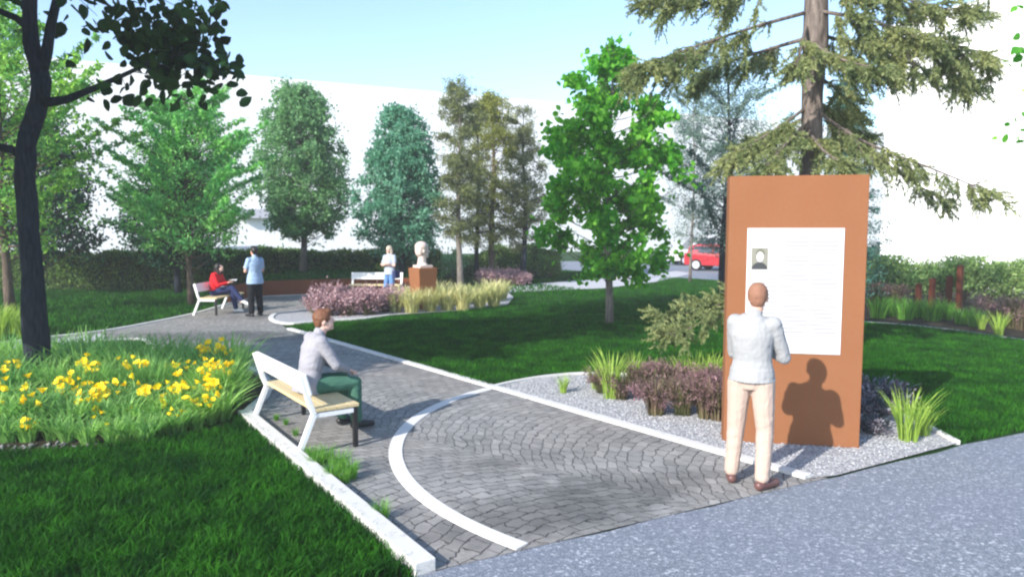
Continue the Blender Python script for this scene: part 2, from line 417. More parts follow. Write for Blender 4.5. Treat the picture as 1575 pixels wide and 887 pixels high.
# ------------------------------------------------------------------ ground sheets
def inpoly(pts, poly):
    x, y = pts[:, 0], pts[:, 1]; ins = np.zeros(len(pts), bool); n = len(poly)
    for i in range(n):
        x1, y1 = poly[i]; x2, y2 = poly[(i+1) % n]
        if y1 == y2: continue
        c = ((y1 > y) != (y2 > y)) & (x < (x2-x1)*(y-y1)/(y2-y1)+x1)
        ins ^= c
    return ins
def sheet(name, poly, z, mat, label=None, cat=None, kind='structure'):
    bm = bmesh.new(); vs = [bm.verts.new((x, y, z)) for x, y in poly]; f = bm.faces.new(vs)
    bm.normal_update()
    if f.normal.z < 0: f.normal_flip()
    bmesh.ops.triangulate(bm, faces=bm.faces[:])
    me = bpy.data.meshes.new(name); bm.to_mesh(me); bm.free(); me.materials.append(mat)
    o = link(bpy.data.objects.new(name, me)); return tag(o, label, cat, None, kind)
def smoothline(pts, n=8):
    """Catmull-Rom"""
    pts = [np.array(p, float) for p in pts]; out = []
    for i in range(len(pts)-1):
        p0, p1, p2, p3 = pts[max(i-1, 0)], pts[i], pts[i+1], pts[min(i+2, len(pts)-1)]
        for t in np.arange(n)/n:
            out.append(tuple(.5*((2*p1)+(-p0+p2)*t+(2*p0-5*p1+4*p2-p3)*t*t+(-p0+3*p1-3*p2+p3)*t**3)))
    out.append(tuple(pts[-1])); return out
def strip(name, pts, w, z0, z1, mat, label=None, cat=None, kind='structure', bevel=.008):
    """a kerb: rectangular section swept on a ground polyline"""
    pts = [Vector(p) for p in pts]; mb = MB(); L = []; 
    for i, p in enumerate(pts):
        t = (pts[min(i+1, len(pts)-1)]-pts[max(i-1, 0)]).normalized(); nn = Vector((-t.y, t.x))
        L.append((p+nn*w/2, p-nn*w/2))
    vs = []; fs = []
    for a, b in L: vs += [(a.x, a.y, z0), (b.x, b.y, z0), (b.x, b.y, z1), (a.x, a.y, z1)]
    for i in range(len(L)-1):
        for k in range(4):
            k2 = (k+1) % 4; fs.append([i*4+k, i*4+k2, i*4+4+k2, i*4+4+k])
    fs.append([0, 3, 2, 1]); e = (len(L)-1)*4; fs.append([e, e+1, e+2, e+3])
    mb.add(vs, fs); o = mb.build(name, mat, None, False, bevel); return tag(o, label, cat, None, kind)

sheet('ground', [(-200, -60), (200, -60), (200, 180), (-200, 180)], 0.0, M['lawn'])
A0 = Vector(G(640, 887)); A1 = Vector(G(1575, 665)); AD = (A1-A0).normalized()
ea = A0-AD*12; eb = A0+AD*30
rag = []
k = 0
while k <= 84:
    p = ea+AD*(k*.5); w = .02*math.sin(k*2.3)+.012*math.sin(k*5.1); rag.append((p.x-AD.y*w, p.y+AD.x*w)); k += 1
sheet('asphalt_path', rag+[(40, -20), (-25, -20)], .012, M['asphalt'])
LK0 = G(655, 884); LK1 = G(376, 642)
bed2_top = [(417, 490), (421, 486), (430, 483), (473, 478), (540, 471), (600, 466), (680, 458), (745, 452), (782, 451)]
bed2_bot = [(782, 451), (790, 458), (780, 470), (700, 479), (600, 486), (560, 491), (500, 494), (452, 498), (430, 497), (420, 494)]
path_up = [(-160, 545), (0, 529), (73, 520), (159, 510), (222, 499), (295, 484), (340, 471), (372, 462), (402, 457), (470, 454), (539, 452), (625, 450), (700, 446), (760, 442), (815, 438)]
path_lo = [(-160, 562), (0, 546), (76, 537), (165, 527), (209, 524), (224, 527), (235, 535), (250, 545)]
island_r = [(250, 545), (300, 553), (355, 562), (395, 575), (411, 590), (412, 604), (402, 618), (388, 630), (376, 642)]
cob = smoothline(GG(path_up), 5) + [G(782, 450)] + GG(bed2_top[::-1]) + [G(445, 508), G(752, 597)] + [G(1245, 735)] + \
      [tuple(A0+AD*3.9), tuple(A0+AD*.2), LK0] + [LK1] + GG(island_r[::-1]) + GG(path_lo[::-1])
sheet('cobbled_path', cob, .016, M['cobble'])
# pale slab walk continuing behind the second bed, toward the street
sheet('concrete_path', GG([(700, 446.5), (760, 442), (815, 438), (870, 433.5), (928, 428), (1000, 421), (1040, 417), (1065, 421), (1010, 434), (928, 444), (860, 447), (782, 450.5), (740, 452.5), (700, 456)]), .022, M['slab'])
sheet('left_slab_edge', GG([(-160, 549), (0, 533), (73, 524), (159, 514), (166, 526), (76, 536.5), (0, 545.5), (-160, 561)]), .020, M['slab'])
sheet('road', [(-14, 38.5), (3, 38.3), (6.4, 33.8), (10.0, 29.3), (16, 29), (60, 29), (60, 56), (-14, 46)], .014, M['asphalt'])
bed1 = GG([(752, 599), (790, 590), (830, 583), (865, 579), (900, 577), (960, 578), (1050, 585), (1150, 594), (1250, 607), (1340, 626), (1415, 654), (1472, 684)])
sheet('gravel_bed', [G(752, 599)] + smoothline(bed1, 3)[1:] + [tuple(A0+AD*4.0), G(1245, 738)], .020, M['gravel'])
sheet('round_gravel_bed', GG(bed2_top+bed2_bot[1:]), .026, M['gravel'])
isl_bed = GG([(-260, 712), (-100, 706), (0, 699), (70, 697), (130, 692), (200, 685), (260, 678), (320, 668), (350, 658), (376, 642), (388, 630), (402, 618), (412, 604), (411, 590), (395, 575), (355, 566), (250, 560), (100, 566), (0, 572), (-260, 590)])
sheet('soil_bed', isl_bed, .010, M['soil'])
right_bed = GG([(1330, 495), (1400, 500), (1480, 509), (1575, 523), (1700, 545)]) + [(24, 17), (24, 27), (9.4, 27), (9.6, 21)]
sheet('shrub_bed', right_bed, .008, M['soil'])
# kerbs and bands
strip('concrete_kerb', [tuple(Vector(LK0)+(Vector(LK0)-Vector(LK1)).normalized()*.0)]+[tuple(Vector(LK0).lerp(Vector(LK1), t/10)) for t in range(1, 11)], .15, 0, .10, M['kerb'])
strip('curved_kerb', smoothline(GG([(376, 642), (388, 630), (402, 618), (412, 604), (411, 590), (395, 575), (355, 562), (300, 553), (250, 545), (235, 535), (224, 527), (209, 524), (165, 527), (76, 537), (0, 546), (-160, 562)]), 4), .10, 0, .06, M['kerb'])
lk = [Vector(G(445, 507)), Vector(G(1243, 737))]
strip('long_kerb', [tuple(lk[0].lerp(lk[1], t/12)) for t in range(13)], .12, 0, .045, M['kerb'])
CC = Vector((2.28, 7.62)); CR = 3.48
a0 = math.atan2(4.93-CC.y, .07-CC.x); a1 = math.atan2(G(752, 600)[1]-CC.y, G(752, 600)[0]-CC.x)
if a0 < 0: a0 += 2*math.pi
ring = [(CC.x+CR*math.cos(a0+(a1-a0)*t/60), CC.y+CR*math.sin(a0+(a1-a0)*t/60)) for t in range(61)]
strip('circle_band', ring, .135, .0, .024, M['band'], bevel=.003)
strip('bed_edging', smoothline(bed1, 4), .07, 0, .05, M['kerb'])
strip('round_bed_edging', smoothline(GG([(600, 486), (560, 491.5), (500, 495), (452, 499), (430, 497.5), (420, 494), (417, 490), (421, 486), (430, 483), (473, 478), (540, 471), (600, 466), (680, 458), (745, 452)]), 4), .12, 0, .05, M['kerb'])
strip('path_edging', smoothline(GG(path_up[:-3]), 4), .10, 0, .04, M['kerb'])
strip('shrub_bed_edging', GG([(1330, 495), (1400, 500), (1480, 509), (1575, 523), (1700, 545)]), .05, 0, .02, M['slab'])

# ------------------------------------------------------------------ grass stuff
def blades(name, P0, h, w, lean, mat, parent=None, az=None, hv=.5):
    """P0 (N,3): 5-vertex bent blades"""
    N = len(P0); az = npr.uniform(0, 2*np.pi, N) if az is None else az
    hh = h*(1-hv/2+hv*npr.random(N)); ll = lean*(.3+npr.random(N)*1.2)*hh
    fa = npr.uniform(0, 2*np.pi, N)
    d = np.stack([np.cos(az), np.sin(az), np.zeros(N)], 1); s = np.stack([np.cos(fa), np.sin(fa), np.zeros(N)], 1)*(w*(.7+.6*npr.random(N)))[:, None]/2
    up = np.array([[0, 0, 1.0]])
    mid = P0 + up*(hh*.58)[:, None] + d*(ll*.35)[:, None]
    tip = P0 + up*(hh*np.clip(1-.25*lean, .4, 1))[:, None] + d*ll[:, None]
    V = np.stack([P0-s, P0+s, mid+s*.8, mid-s*.8, tip+s*.08, tip-s*.08], 1).reshape(-1, 3)
    b = (np.arange(N)*6)[:, None]
    Fa = np.concatenate([b+np.array([[0, 1, 2, 3]]), b+np.array([[3, 2, 4, 5]])], 0)
    return mobj(name, V, Fa, mat, parent)
def scatter(poly, dens, z=0.0):
    a = np.array(poly); lo = a.min(0); hi = a.max(0); n = int((hi-lo).prod()*dens)
    p = npr.random((n, 2))*(hi-lo)+lo; p = p[inpoly(p, poly)]
    return np.c_[p, np.full(len(p), z)]
def infield(p, lo=-60, hi=1640):
    """keep only tufts the camera (or one a step aside) could see"""
    px = CX+F*p[:, 0]/np.maximum(p[:, 1], .1)
    return p[(p[:, 1] > 2.5) & (px > lo) & (px < hi)]
kerbdir = (Vector(LK0)-Vector(LK1)).normalized()
kn = Vector((-kerbdir.y, kerbdir.x)); kn = kn if kn.x < 0 else -kn
kl0 = Vector(LK0)+kn*.075+kerbdir*.0; kl1 = Vector(LK1)+kn*.04
ae = lambda t: tuple(A0+AD*t+Vector((-AD.y, AD.x))*.05)
near_poly = [tuple(kl0), tuple(kl1)] + GG([(350, 660), (320, 670), (260, 680), (200, 687), (130, 694), (70, 699), (0, 701), (-100, 708), (-300, 715)]) + [(-7.5, 5.0), (-3.0, 3.0), ae(-.3)]
big_poly = [G(446, 504)] + [G(752, 596)] + [(x, y+.05) for x, y in bed1[1:]] + [ae(6.0), ae(9.5)] + GG([(1700, 548), (1575, 525), (1480, 511), (1400, 502), (1330, 497)]) + [(9.6, 20.8), (10.6, 28.6), (6.8, 32.8)] + GG([(1010, 434.5), (928, 445), (860, 448), (790, 452), (790, 460), (780, 471), (700, 480), (600, 487.5), (560, 493), (500, 497), (452, 501)])
def grass_near():
    p = infield(scatter(near_poly, 5200)); clump = np.array([mnoise.noise(Vector((x*5, y*5, 0))) for x, y, _ in p])
    p = p[npr.random(len(p)) < .72+clump*.9]
    return tag(blades('near_lawn_grass', p, .115, .0085, .65, M['grass']), 'dense dark green lawn grass in front, left of the thick kerb', 'grass', kind='stuff')
grass_near()
p = infield(scatter(big_poly, 3200)); d = p[:, 1]
p = p[npr.random(len(p)) < np.clip(1.0-(d-8)/16, .12, 1)]
tag(blades('middle_lawn_grass', p, .075, .010, .5, M['grass']), 'dark green mown grass of the large middle lawn with the maple', 'grass', kind='stuff')
left_poly = GG([(-160, 543), (0, 527), (73, 518), (159, 508), (222, 497), (295, 482), (340, 469), (364, 463)]) + [(-9.2, 26), (-34, 26), (-34, 14)]
p = infield(scatter(left_poly, 260))
tag(blades('left_lawn_grass', p, .09, .02, .4, M['grass']), 'mown lawn grass in front of the long left hedge', 'grass', kind='stuff')
isl_poly = GG([(-160, 564), (0, 548), (76, 539), (165, 529), (209, 526), (222, 529), (248, 547), (250, 562), (100, 567), (0, 573), (-160, 584)])
p = infield(scatter(isl_poly, 1300))
tag(blades('island_grass', p, .08, .012, .4, M['grass']), 'narrow strip of grass behind the yellow lilies beside the left path', 'grass', kind='stuff')
# back lawn around the far trees
back_poly = [(-14, 28), (-3.2, 24.6), (3.4, 24.5)] + GG([(815, 436), (928, 426), (985, 421)]) + [(5.6, 33.0), (2.6, 37.6), (-14, 38)]
p = infield(scatter(back_poly, 130))
tag(blades('back_lawn_grass', p, .10, .03, .4, M['grass']), 'sunny grass around the far pines beyond the pale path', 'grass', kind='stuff')

# raised lawn behind the corten wall
wl_pts = smoothline(GG([(352, 467), (372, 462), (402, 457), (470, 454), (539, 452), (625, 450.5), (655, 450)]), 4)
WH = .52
mb = MB()
front = [(x, y+.05) for x, y in wl_pts]; nF = len(front); rows = []
for j in range(7):
    t = j/6; row = []
    for i, (x, y) in enumerate(front):
        fx = i/(nF-1); zz = (WH-.03+.10*t)*min(1, fx*5)*min(1, (1-fx)*9+.0)
        row.append((x+(-1.2+2.4*fx)*0, y+(28.3-y)*t, max(.004, zz)))
    rows.append(row)
vs = [v for r in rows for v in r]; fs = [[j*nF+i, j*nF+i+1, (j+1)*nF+i+1, (j+1)*nF+i] for j in range(6) for i in range(nF-1)]
tag(mb.add(vs, fs).build('raised_lawn', M['lawn'], None, True), kind='structure')
rp = [v for v in vs]
pp = []
for _ in range(3500):
    j = rnd.randrange(6); i = rnd.randrange(nF-1); a, b = rnd.random(), rnd.random()
    q = [Vector(vs[j*nF+i]), Vector(vs[j*nF+i+1]), Vector(vs[(j+1)*nF+i+1]), Vector(vs[(j+1)*nF+i])]
    pp.append(tuple(q[0].lerp(q[1], a).lerp(q[3].lerp(q[2], a), b)))
tag(blades('raised_lawn_grass', np.array(pp), .10, .025, .4, M['grass']), 'grass on the raised lawn behind the low rust wall', 'grass', kind='stuff')
# corten retaining wall
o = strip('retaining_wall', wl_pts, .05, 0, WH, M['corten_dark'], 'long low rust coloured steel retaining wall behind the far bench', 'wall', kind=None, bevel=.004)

# ------------------------------------------------------------------ buildings
def quadwall(p0, p1, t, h, z0=0.0):
    p0 = Vector(p0); p1 = Vector(p1); d = (p1-p0).normalized(); n = Vector((-d.y, d.x))
    return [tuple(p0), tuple(p1), tuple(p1+n*t), tuple(p0+n*t)], z0, h
bl = empty('white_building', (-2, 64, 0), 0, 'huge plain white flat-roofed building behind the hedge and the row of trees', 'building')
W0 = Vector((-60.0, 35.5)); W1 = Vector((46.0, 87.9)); 
def rel(poly, o): return [(x-o.location.x, y-o.location.y) for x, y in poly]
mb = MB(); q, _, _ = quadwall(W0, W1, 25, 1); mb.prism(rel(q, bl), -.2, CH+11.1); mb.build('wall', M['white_wall'], bl)
dd = (W1-W0).normalized(); nn = Vector((dd.y, -dd.x))
mb = MB(); q = [tuple(W0+nn*.01), tuple(W1+nn*.01), tuple(W1+nn*-.3), tuple(W0+nn*-.3)]
mb.prism(rel(q, bl), CH+11.1, CH+11.32); mb.build('roof_coping', M['white_wall'], bl)
mb = MB(); s0 = Vector((-20.6, 55)); q = [tuple(s0+nn*.6), tuple(s0+dd*4+nn*.6), tuple(s0+dd*4-nn*.1), tuple(s0-nn*.1)]
mb.prism(rel(q, bl), 2.95, 3.65); mb.build('canopy', M['grey_band'], bl)
br_ = empty('white_building', (18, 26, 0), 0, 'tall blank white building close on the right, beyond the shrubs', 'building')
c0 = Vector((15.25, 30.2)); c1 = Vector((19.6, 19.2))
mb = MB(); q = [tuple(c0), tuple(c1), tuple(c1+Vector((16, 6))), tuple(c0+Vector((16, 6)))]
mb.prism(rel(q, br_), -.2, CH+7.95); mb.build('wall', M['white_wall'], br_)
nv = Vector((-.93, -.37)); mb = MB(); q = [tuple(c0+nv*.01), tuple(c1+nv*.01), tuple(c1-nv*.4), tuple(c0-nv*.4)]
mb.prism(rel(q, br_), CH+7.95, CH+8.1); mb.build('roof_coping', M['white_wall'], br_)

# ------------------------------------------------------------------ leaves and trees
def unit(v): return v/np.maximum(np.linalg.norm(v, axis=1, keepdims=True), 1e-9)
def leaf_mesh(C, L, W, mat, name, parent, droop=.3, D=None, fold=.25, hexa=False):
    """C (N,3) leaf base points; D preferred directions"""
    N = len(C); r = npr.normal(size=(N, 3))
    D = unit(r + np.array([[0, 0, -droop]])) if D is None else unit(D + r*.45)
    S = unit(np.cross(D, npr.normal(size=(N, 3)))); U = np.cross(S, D)
    l = L*(.65+.7*npr.random(N))[:, None]; w = W*(.7+.6*npr.random(N))[:, None]
    if hexa:
        q = lambda a, b_: C+D*l*a+S*w*b_+U*w*abs(b_)*fold
        V = np.stack([C, q(.14, .34), q(.42, .5), q(.75, .34), C+D*l, q(.75, -.34), q(.42, -.5), q(.14, -.34)], 1).reshape(-1, 3)
        b = (np.arange(N)*8)[:, None]; Fa = np.concatenate([b+np.array([[0, 1, 2, 3, 4]]), b+np.array([[0, 4, 5, 6, 7]])], 0)
    else:
        V = np.stack([C, C+D*l*.5+S*w*.5+U*w*fold, C+D*l, C+D*l*.5-S*w*.5+U*w*fold], 1).reshape(-1, 3)
        b = (np.arange(N)*4)[:, None]; Fa = b+np.array([[0, 1, 2, 3]])
    return mobj(name, V, Fa, mat, parent)

def tree(name, label, base, height, prof, bark, leafm, r0=.12, trunk_bare=1.0, nl=46, leafL=.12, leafW=.08, nleaf=12000, spread=.28,
         rise=.45, wisps=0, group='trees of the park', cat='tree', seed=1, lean=(0, 0), gaps=.0, sag=.0, sub=5, hexa=False, droop=.3, along=False, fill=0, carve=None, lump=.0):
    """prof: list of (height fraction of crown, radius)"""
    R = random.Random(seed); t = empty(name, (base[0], base[1], base[2] if len(base) > 2 else 0), 0, label, cat, group)
    H = height; tr = MB(); tp = []; trr = []
    for i in range(13):
        f = i/12
        tp.append((lean[0]*f*f + .05*math.sin(f*7+seed), lean[1]*f*f+.05*math.cos(f*6+seed*2)-.05*math.cos(seed*2), H*f*.97)); trr.append(r0*(1-f)**.75*(1.25 if i == 0 else 1)+.008)
    tr.tube(tp, trr, 10, wob=.25)
    def tpos(z): 
        f = max(0, min(.999, z/(H*.97)))*12; i = int(f); a = Vector(tp[i]); b = Vector(tp[i+1]); return a.lerp(b, f-i)
    cents = []; dirs = []
    pz = [p[0] for p in prof]; pr = [p[1] for p in prof]
    for k in range(nl):
        f = (k+.5)/nl; z0 = trunk_bare + (H-trunk_bare)*(f**.95)*.96
        az = k*2.39996+R.uniform(-.4, .4)
        rr = float(np.interp(f, pz, pr))*R.uniform(.72, 1.06)*(1+lump*mnoise.noise(Vector((math.cos(az)*1.3+seed, math.sin(az)*1.3, z0*.9))))
        if R.random() < gaps: continue
        o = tpos(z0*.98 if z0 < H*.98 else H*.97)
        tgt = Vector((math.cos(az)*rr, math.sin(az)*rr, rr*rise - sag*rr*rr)) 
        pts = [o + tgt*s + Vector((0, 0, -.12*rr*math.sin(s*math.pi) if rise > 0 else .1*rr*math.sin(s*math.pi))) for s in (0, .25, .5, .75, 1)]
        rb = max(.012, r0*.33*(1-f*.7)*min(1, rr/1.2)); tr.tube(pts, [rb, rb*.75, rb*.55, rb*.35, rb*.15], 5)
        for s in range(sub):
            q = R.uniform(.28, 1.0); a = pts[int(q*3.99)].lerp(pts[int(q*3.99)+1], q*4-int(q*3.99)) if q < 1 else pts[-1]
            off = Vector((R.gauss(0, 1), R.gauss(0, 1), R.gauss(0, .7))).normalized()*rr*R.uniform(.08, .32)
            e = a+off; tr.tube([a, e], [rb*.3, rb*.1], 4)
            cents.append(e); dirs.append((off.normalized()+tgt.normalized()*.6))
        cents.append(pts[-1]); dirs.append(tgt.normalized())
    for w in range(wisps):
        az = R.uniform(0, 6.28); f = R.uniform(.05, .98); z0 = trunk_bare+(H-trunk_bare)*f*.9
        rr = float(np.interp(f, pz, pr))*R.uniform(1.1, 1.55)+.25; o = tpos(z0)
        tgt = Vector((math.cos(az)*rr, math.sin(az)*rr, rr*R.uniform(.2, .95))); tr.tube([o, o+tgt*.6, o+tgt], [.02, .012, .004], 4)
        for s in np.linspace(.45, 1, 9): cents.append(o+tgt*float(s)+Vector((0, 0, .03))); dirs.append(tgt.normalized()); 
    fillc = []
    for k in range(fill):
        f = R.random()**.9; az = R.uniform(0, 6.2832); rr = float(np.interp(f, pz, pr))*math.sqrt(R.uniform(.15, 1))*.98
        rr *= 1+lump*mnoise.noise(Vector((math.cos(az)*1.3+seed, math.sin(az)*1.3, (trunk_bare+(H-trunk_bare)*f)*.9)))
        z0 = trunk_bare+(H-trunk_bare)*f; e = tpos(z0)+Vector((math.cos(az)*rr, math.sin(az)*rr, R.uniform(0, .2)))
        tr.tube([tpos(max(.3, z0-rr*.5)), e], [.012, .004], 4); fillc.append(e)
    cents = fillc+cents; dirs = [Vector((0, 0, 1))]*len(fillc)+dirs
    nc = len(cents); wz = 9*wisps
    trk = tr.build('trunk', bark, t, True)
    C = np.array([tuple(c) for c in cents]); Dr = np.array([tuple(c) for c in dirs])
    idx = npr.integers(0, nc, nleaf)
    sp = np.full(nc, spread); 
    if wz: sp[-wz:] = spread*.22
    # leaves grouped in small twigs so that the crown keeps clumps and gaps
    sizes = npr.uniform(.6, 1.3, nc)
    pts = C[idx] + npr.normal(size=(nleaf, 3))*(sp*sizes)[idx][:, None]*np.array([[.6, .6, .42]])
    if carve is not None:
        keep = np.array([mnoise.noise(Vector((x*carve[0]+seed, y*carve[0], z*carve[0]))) > carve[1] for x, y, z in pts]); keep |= (idx >= nc-wz) if wz else False
        pts = pts[keep]; idx = idx[keep]
    leaf_mesh(pts, leafL, leafW, leafm, 'crown', t, droop, D=(Dr[idx] if along else None), hexa=hexa)
    return t

def zat(py, Y): return P(0, py, Y)[2]
def xat(px, Y): return P(px, 400, Y)[0]
GT = 'trees of the park'
# ---- row of trees on the lawn, from the left
b = G(17, 484)
tree('ash_tree', 'airy yellow-green tree rising behind the dark trunk at the far left', b, 7.9, [(0, 1.6), (.25, 2.3), (.6, 1.9), (.85, 1.2), (1, .5)], M['bark_brown'], M['lf_bright'], .11, 1.7, 50, .14, .075, 20000, .3, .4, 30, GT, seed=3, fill=90, carve=(1.6, -.2))
b = (xat(62, 24.0), 24.0)
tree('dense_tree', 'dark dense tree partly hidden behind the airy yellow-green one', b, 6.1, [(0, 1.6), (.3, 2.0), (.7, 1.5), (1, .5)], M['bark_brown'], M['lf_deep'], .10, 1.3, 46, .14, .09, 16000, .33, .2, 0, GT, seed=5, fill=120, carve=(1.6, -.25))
b = G(292, 470)
tree('locust_tree', 'bright green feathery tree with loose wispy twigs behind the left bench', b, 6.05, [(0, 1.2), (.15, 1.65), (.45, 1.6), (.8, .95), (1, .3)], M['bark_brown'], M['lf_bright2'], .085, 1.35, 56, .12, .05, 34000, .24, .45, 54, GT, seed=8, fill=200, carve=(1.8, -.22))
b = (xat(272, 24.5), 24.5)
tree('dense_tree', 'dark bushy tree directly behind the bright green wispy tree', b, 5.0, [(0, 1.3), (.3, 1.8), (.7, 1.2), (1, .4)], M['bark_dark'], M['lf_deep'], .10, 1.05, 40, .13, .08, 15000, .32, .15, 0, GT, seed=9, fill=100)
Yb = 28.6
tree('whitebeam_tree', 'full oval grey-green tree standing on the raised lawn behind the wall', (xat(467, 27.4), 27.4, .55), 6.9, [(0, .9), (.1, 1.55), (.35, 1.75), (.65, 1.45), (.88, .95), (1, .35)], M['bark_grey'], M['lf_blue'], .12, 1.25, 60, .13, .075, 42000, .26, .3, 0, GT, seed=12, fill=260, carve=(1.9, -.22))
tree('whitebeam_tree', 'oval teal-green tree standing behind the bust and the standing woman', (xat(618, 26.8), 26.8, .2), 6.35, [(0, 1.0), (.12, 1.5), (.4, 1.55), (.7, 1.1), (.9, .65), (1, .3)], M['bark_dark'], M['lf_teal'], .12, 1.0, 56, .13, .075, 38000, .25, .3, 0, GT, seed=15, fill=240, carve=(1.9, -.22))
tree('pine_tree', 'tall thin grey-trunked pine with tufted crown right of the bust', (xat(707, 26.0), 26.0), 7.5, [(0, .5), (.2, .9), (.5, .75), (.75, .95), (1, .3)], M['bark_grey'], M['lf_pine'], .11, 1.8, 34, .13, .035, 15000, .2, .15, 1, GT, seed=21, gaps=.2, fill=40)
tree('pine_tree', 'broad olive-yellow pine in the middle of the three pines', (xat(758, 29.5), 29.5), 7.6, [(0, .9), (.2, 1.5), (.5, 1.35), (.8, .9), (1, .3)], M['bark_brown'], M['lf_olive'], .13, 1.4, 40, .13, .04, 26000, .26, .15, 2, GT, seed=22, gaps=.15, fill=120, carve=(1.7, -.2))
tree('pine_tree', 'thin bare pine squeezed between the olive pine and the grey-trunked one', (xat(735, 30.5), 30.5), 7.9, [(0, .5), (.3, .9), (.7, .7), (1, .3)], M['bark_dark'], M['lf_pine'], .09, 2.0, 30, .12, .03, 8000, .22, .1, 2, GT, seed=29, gaps=.25)
tree('pine_tree', 'dark slender pine, rightmost of the pines beside the maple', (xat(806, 29.0), 29.0), 6.9, [(0, .6), (.3, .95), (.6, .8), (1, .3)], M['bark_dark'], M['lf_pine'], .11, 1.3, 36, .13, .035, 14000, .22, .2, 3, GT, seed=24, gaps=.2, fill=50)
# ---- maple
bm_ = G(935, 498)
tree('maple_tree', 'vivid green young maple on the middle lawn', bm_, 6.55, [(0, 1.4), (.08, 1.95), (.25, 1.85), (.42, 1.5), (.62, 1.35), (.76, 1.0), (.84, .55), (1, .22)], M['bark_grey'], M['lf_maple'], .085, 1.1, 50, .13, .115, 30000, .20, .45, 0, GT, seed=33, gaps=.12, sub=6, hexa=True, lump=.42, carve=(1.6, -.07), fill=40)
tree('linden_tree', 'shade tree standing outside the picture on the left, before the lily bed', (-8.6, 6.9), 8.0, [(0, 1.2), (.3, 2.2), (.6, 2.1), (1, .7)], M['bark_dark'], M['lf_dark'], .16, 3.4, 60, .20, .18, 15000, .34, .3, 0, GT, seed=51, hexa=True, fill=60)
# ---- sparse grey-green trees before the street
tree('larch_tree', 'sparse grey-green larch with dark trunk at the left edge of the rust panel', (xat(1113, 19.5), 19.5), 7.2, [(0, .5), (.2, 1.0), (.5, 1.25), (.8, .9), (1, .25)], M['bark_dark'], M['lf_birch'], .095, 1.5, 44, .10, .028, 18000, .26, .25, 18, GT, seed=41, gaps=.1, fill=60)
tree('larch_tree', 'fainter grey-green larch farther off between maple and rust panel', (xat(1064, 30), 30.0), 8.4, [(0, .7), (.3, 1.3), (.6, 1.2), (1, .3)], M['bark_grey'], M['lf_birch'], .05, 1.7, 40, .12, .03, 13000, .3, .25, 10, GT, seed=42, gaps=.2, fill=60)
tree('fir_tree', 'dark blue-green fir standing behind the big olive spruce', (xat(1296, 20.5), 20.5), 6.9, [(0, 1.1), (.3, 1.0), (.6, .75), (1, .12)], M['bark_dark'], M['lf_fir'], .10, .4, 60, .10, .03, 16000, .22, .05, 0, GT, seed=44)

# ---- big spruce behind the panel
SPX = (xat(1240, 12.0), 12.0)
sp = empty('spruce_tree', (SPX[0], SPX[1], 0), 0, 'large olive-green spruce with drooping sprays towering behind the rust panel', 'tree', GT)
so_ = Vector((SPX[0], SPX[1], 0))
def loc(px, py, Y): return Vector(P(px, py, Y)) - so_
mb = MB()
tpts = [(0, 0, 0), (.02, 0, .8), (-.02, .0, 1.8), (0, 0, 2.8), (.03, 0, 3.6), (.0, 0, 4.4), (.02, 0, 5.2), (.0, .0, 6.3), (.02, 0, 7.6), (0, 0, 9), (0, 0, 10.4)]
mb.tube(tpts, [.24, .19, .175, .165, .16, .175, .185, .175, .15, .09, .01], 14, wob=.35)
fing = []   # (base, dir, length)
def spray(path, n, w, hang=.35, up=0.0, flen=.26, thick=.035, fill=1.0):
    path = [Vector(p) for p in path]; m = len(path)
    sm = [Vector(q) for q in smoothline([tuple(p) for p in path], 6)]
    mb.tube(sm, [thick*(1-.85*i/(len(sm)-1)) for i in range(len(sm))], 6)
    for i in range(n):
        f = rnd.uniform(.12, 1)**.8; k = min(len(sm)-2, int(f*(len(sm)-1))); a = sm[k].lerp(sm[k+1], rnd.random())
        t = (sm[k+1]-sm[k]).normalized(); side = t.cross(Vector((0, 0, 1))).normalized()*rnd.choice((-1, 1))
        ww = w*(1.15-f*.7)*rnd.uniform(.25, 1)
        d = (t*rnd.uniform(.1, .9)+side*rnd.uniform(.2, .9)+Vector((0, 0, rnd.uniform(-hang*1.7, up+.15)))).normalized()
        e = a+d*ww+Vector((0, 0, -ww*ww*hang*.8))
        mb.tube([a, a.lerp(e, .5)+Vector((0, 0, .04)), e], [.008, .006, .003], 4)
        nf = int((5+ww*13)*fill)
        for j in range(nf):
            s = rnd.uniform(.1, 1); b = a.lerp(e, s)+Vector((0, 0, .04*math.sin(s*3.1)))
            dd_ = (d+Vector((rnd.gauss(0, .5), rnd.gauss(0, .5), rnd.gauss(-hang*.8, .5)))).normalized()
            fing.append((b, dd_, flen*rnd.uniform(.55, 1.2)))
        fing.append((e, (d+Vector((0, 0, -.2))).normalized(), flen))
Y = 12.0
spray([loc(1238, 20, Y), loc(1150, 45, Y-.3), loc(1060, 75, Y-.5), loc(975, 105, Y-.7)], 46, .85, .55)
spray([loc(1238, -30, Y), loc(1120, -15, Y-.4), loc(990, 5, Y-.5)], 36, .8, .5)
spray([loc(1238, 60, Y), loc(1170, 80, Y+.5), loc(1100, 105, Y+.8), loc(1070, 130, Y+.9)], 28, .6, .5)
spray([loc(1244, 15, Y), loc(1330, 30, Y-.5), loc(1430, 60, Y-.9), loc(1525, 85, Y-1.1)], 62, .9, .6)
spray([loc(1244, -25, Y), loc(1350, -10, Y-.2), loc(1480, 20, Y-.2)], 46, .9, .5)
spray([loc(1244, 50, Y), loc(1320, 70, Y+.5), loc(1420, 105, Y+.7), loc(1490, 125, Y+.8)], 44, .75, .5)
spray([loc(1242, 60, Y), loc(1290, 90, Y-.7), loc(1370, 110, Y-1.3)], 34, .6, .5)
spray([loc(1240, 40, Y), loc(1232, 75, Y-.8), loc(1225, 105, Y-1.2)], 16, .4, .6)
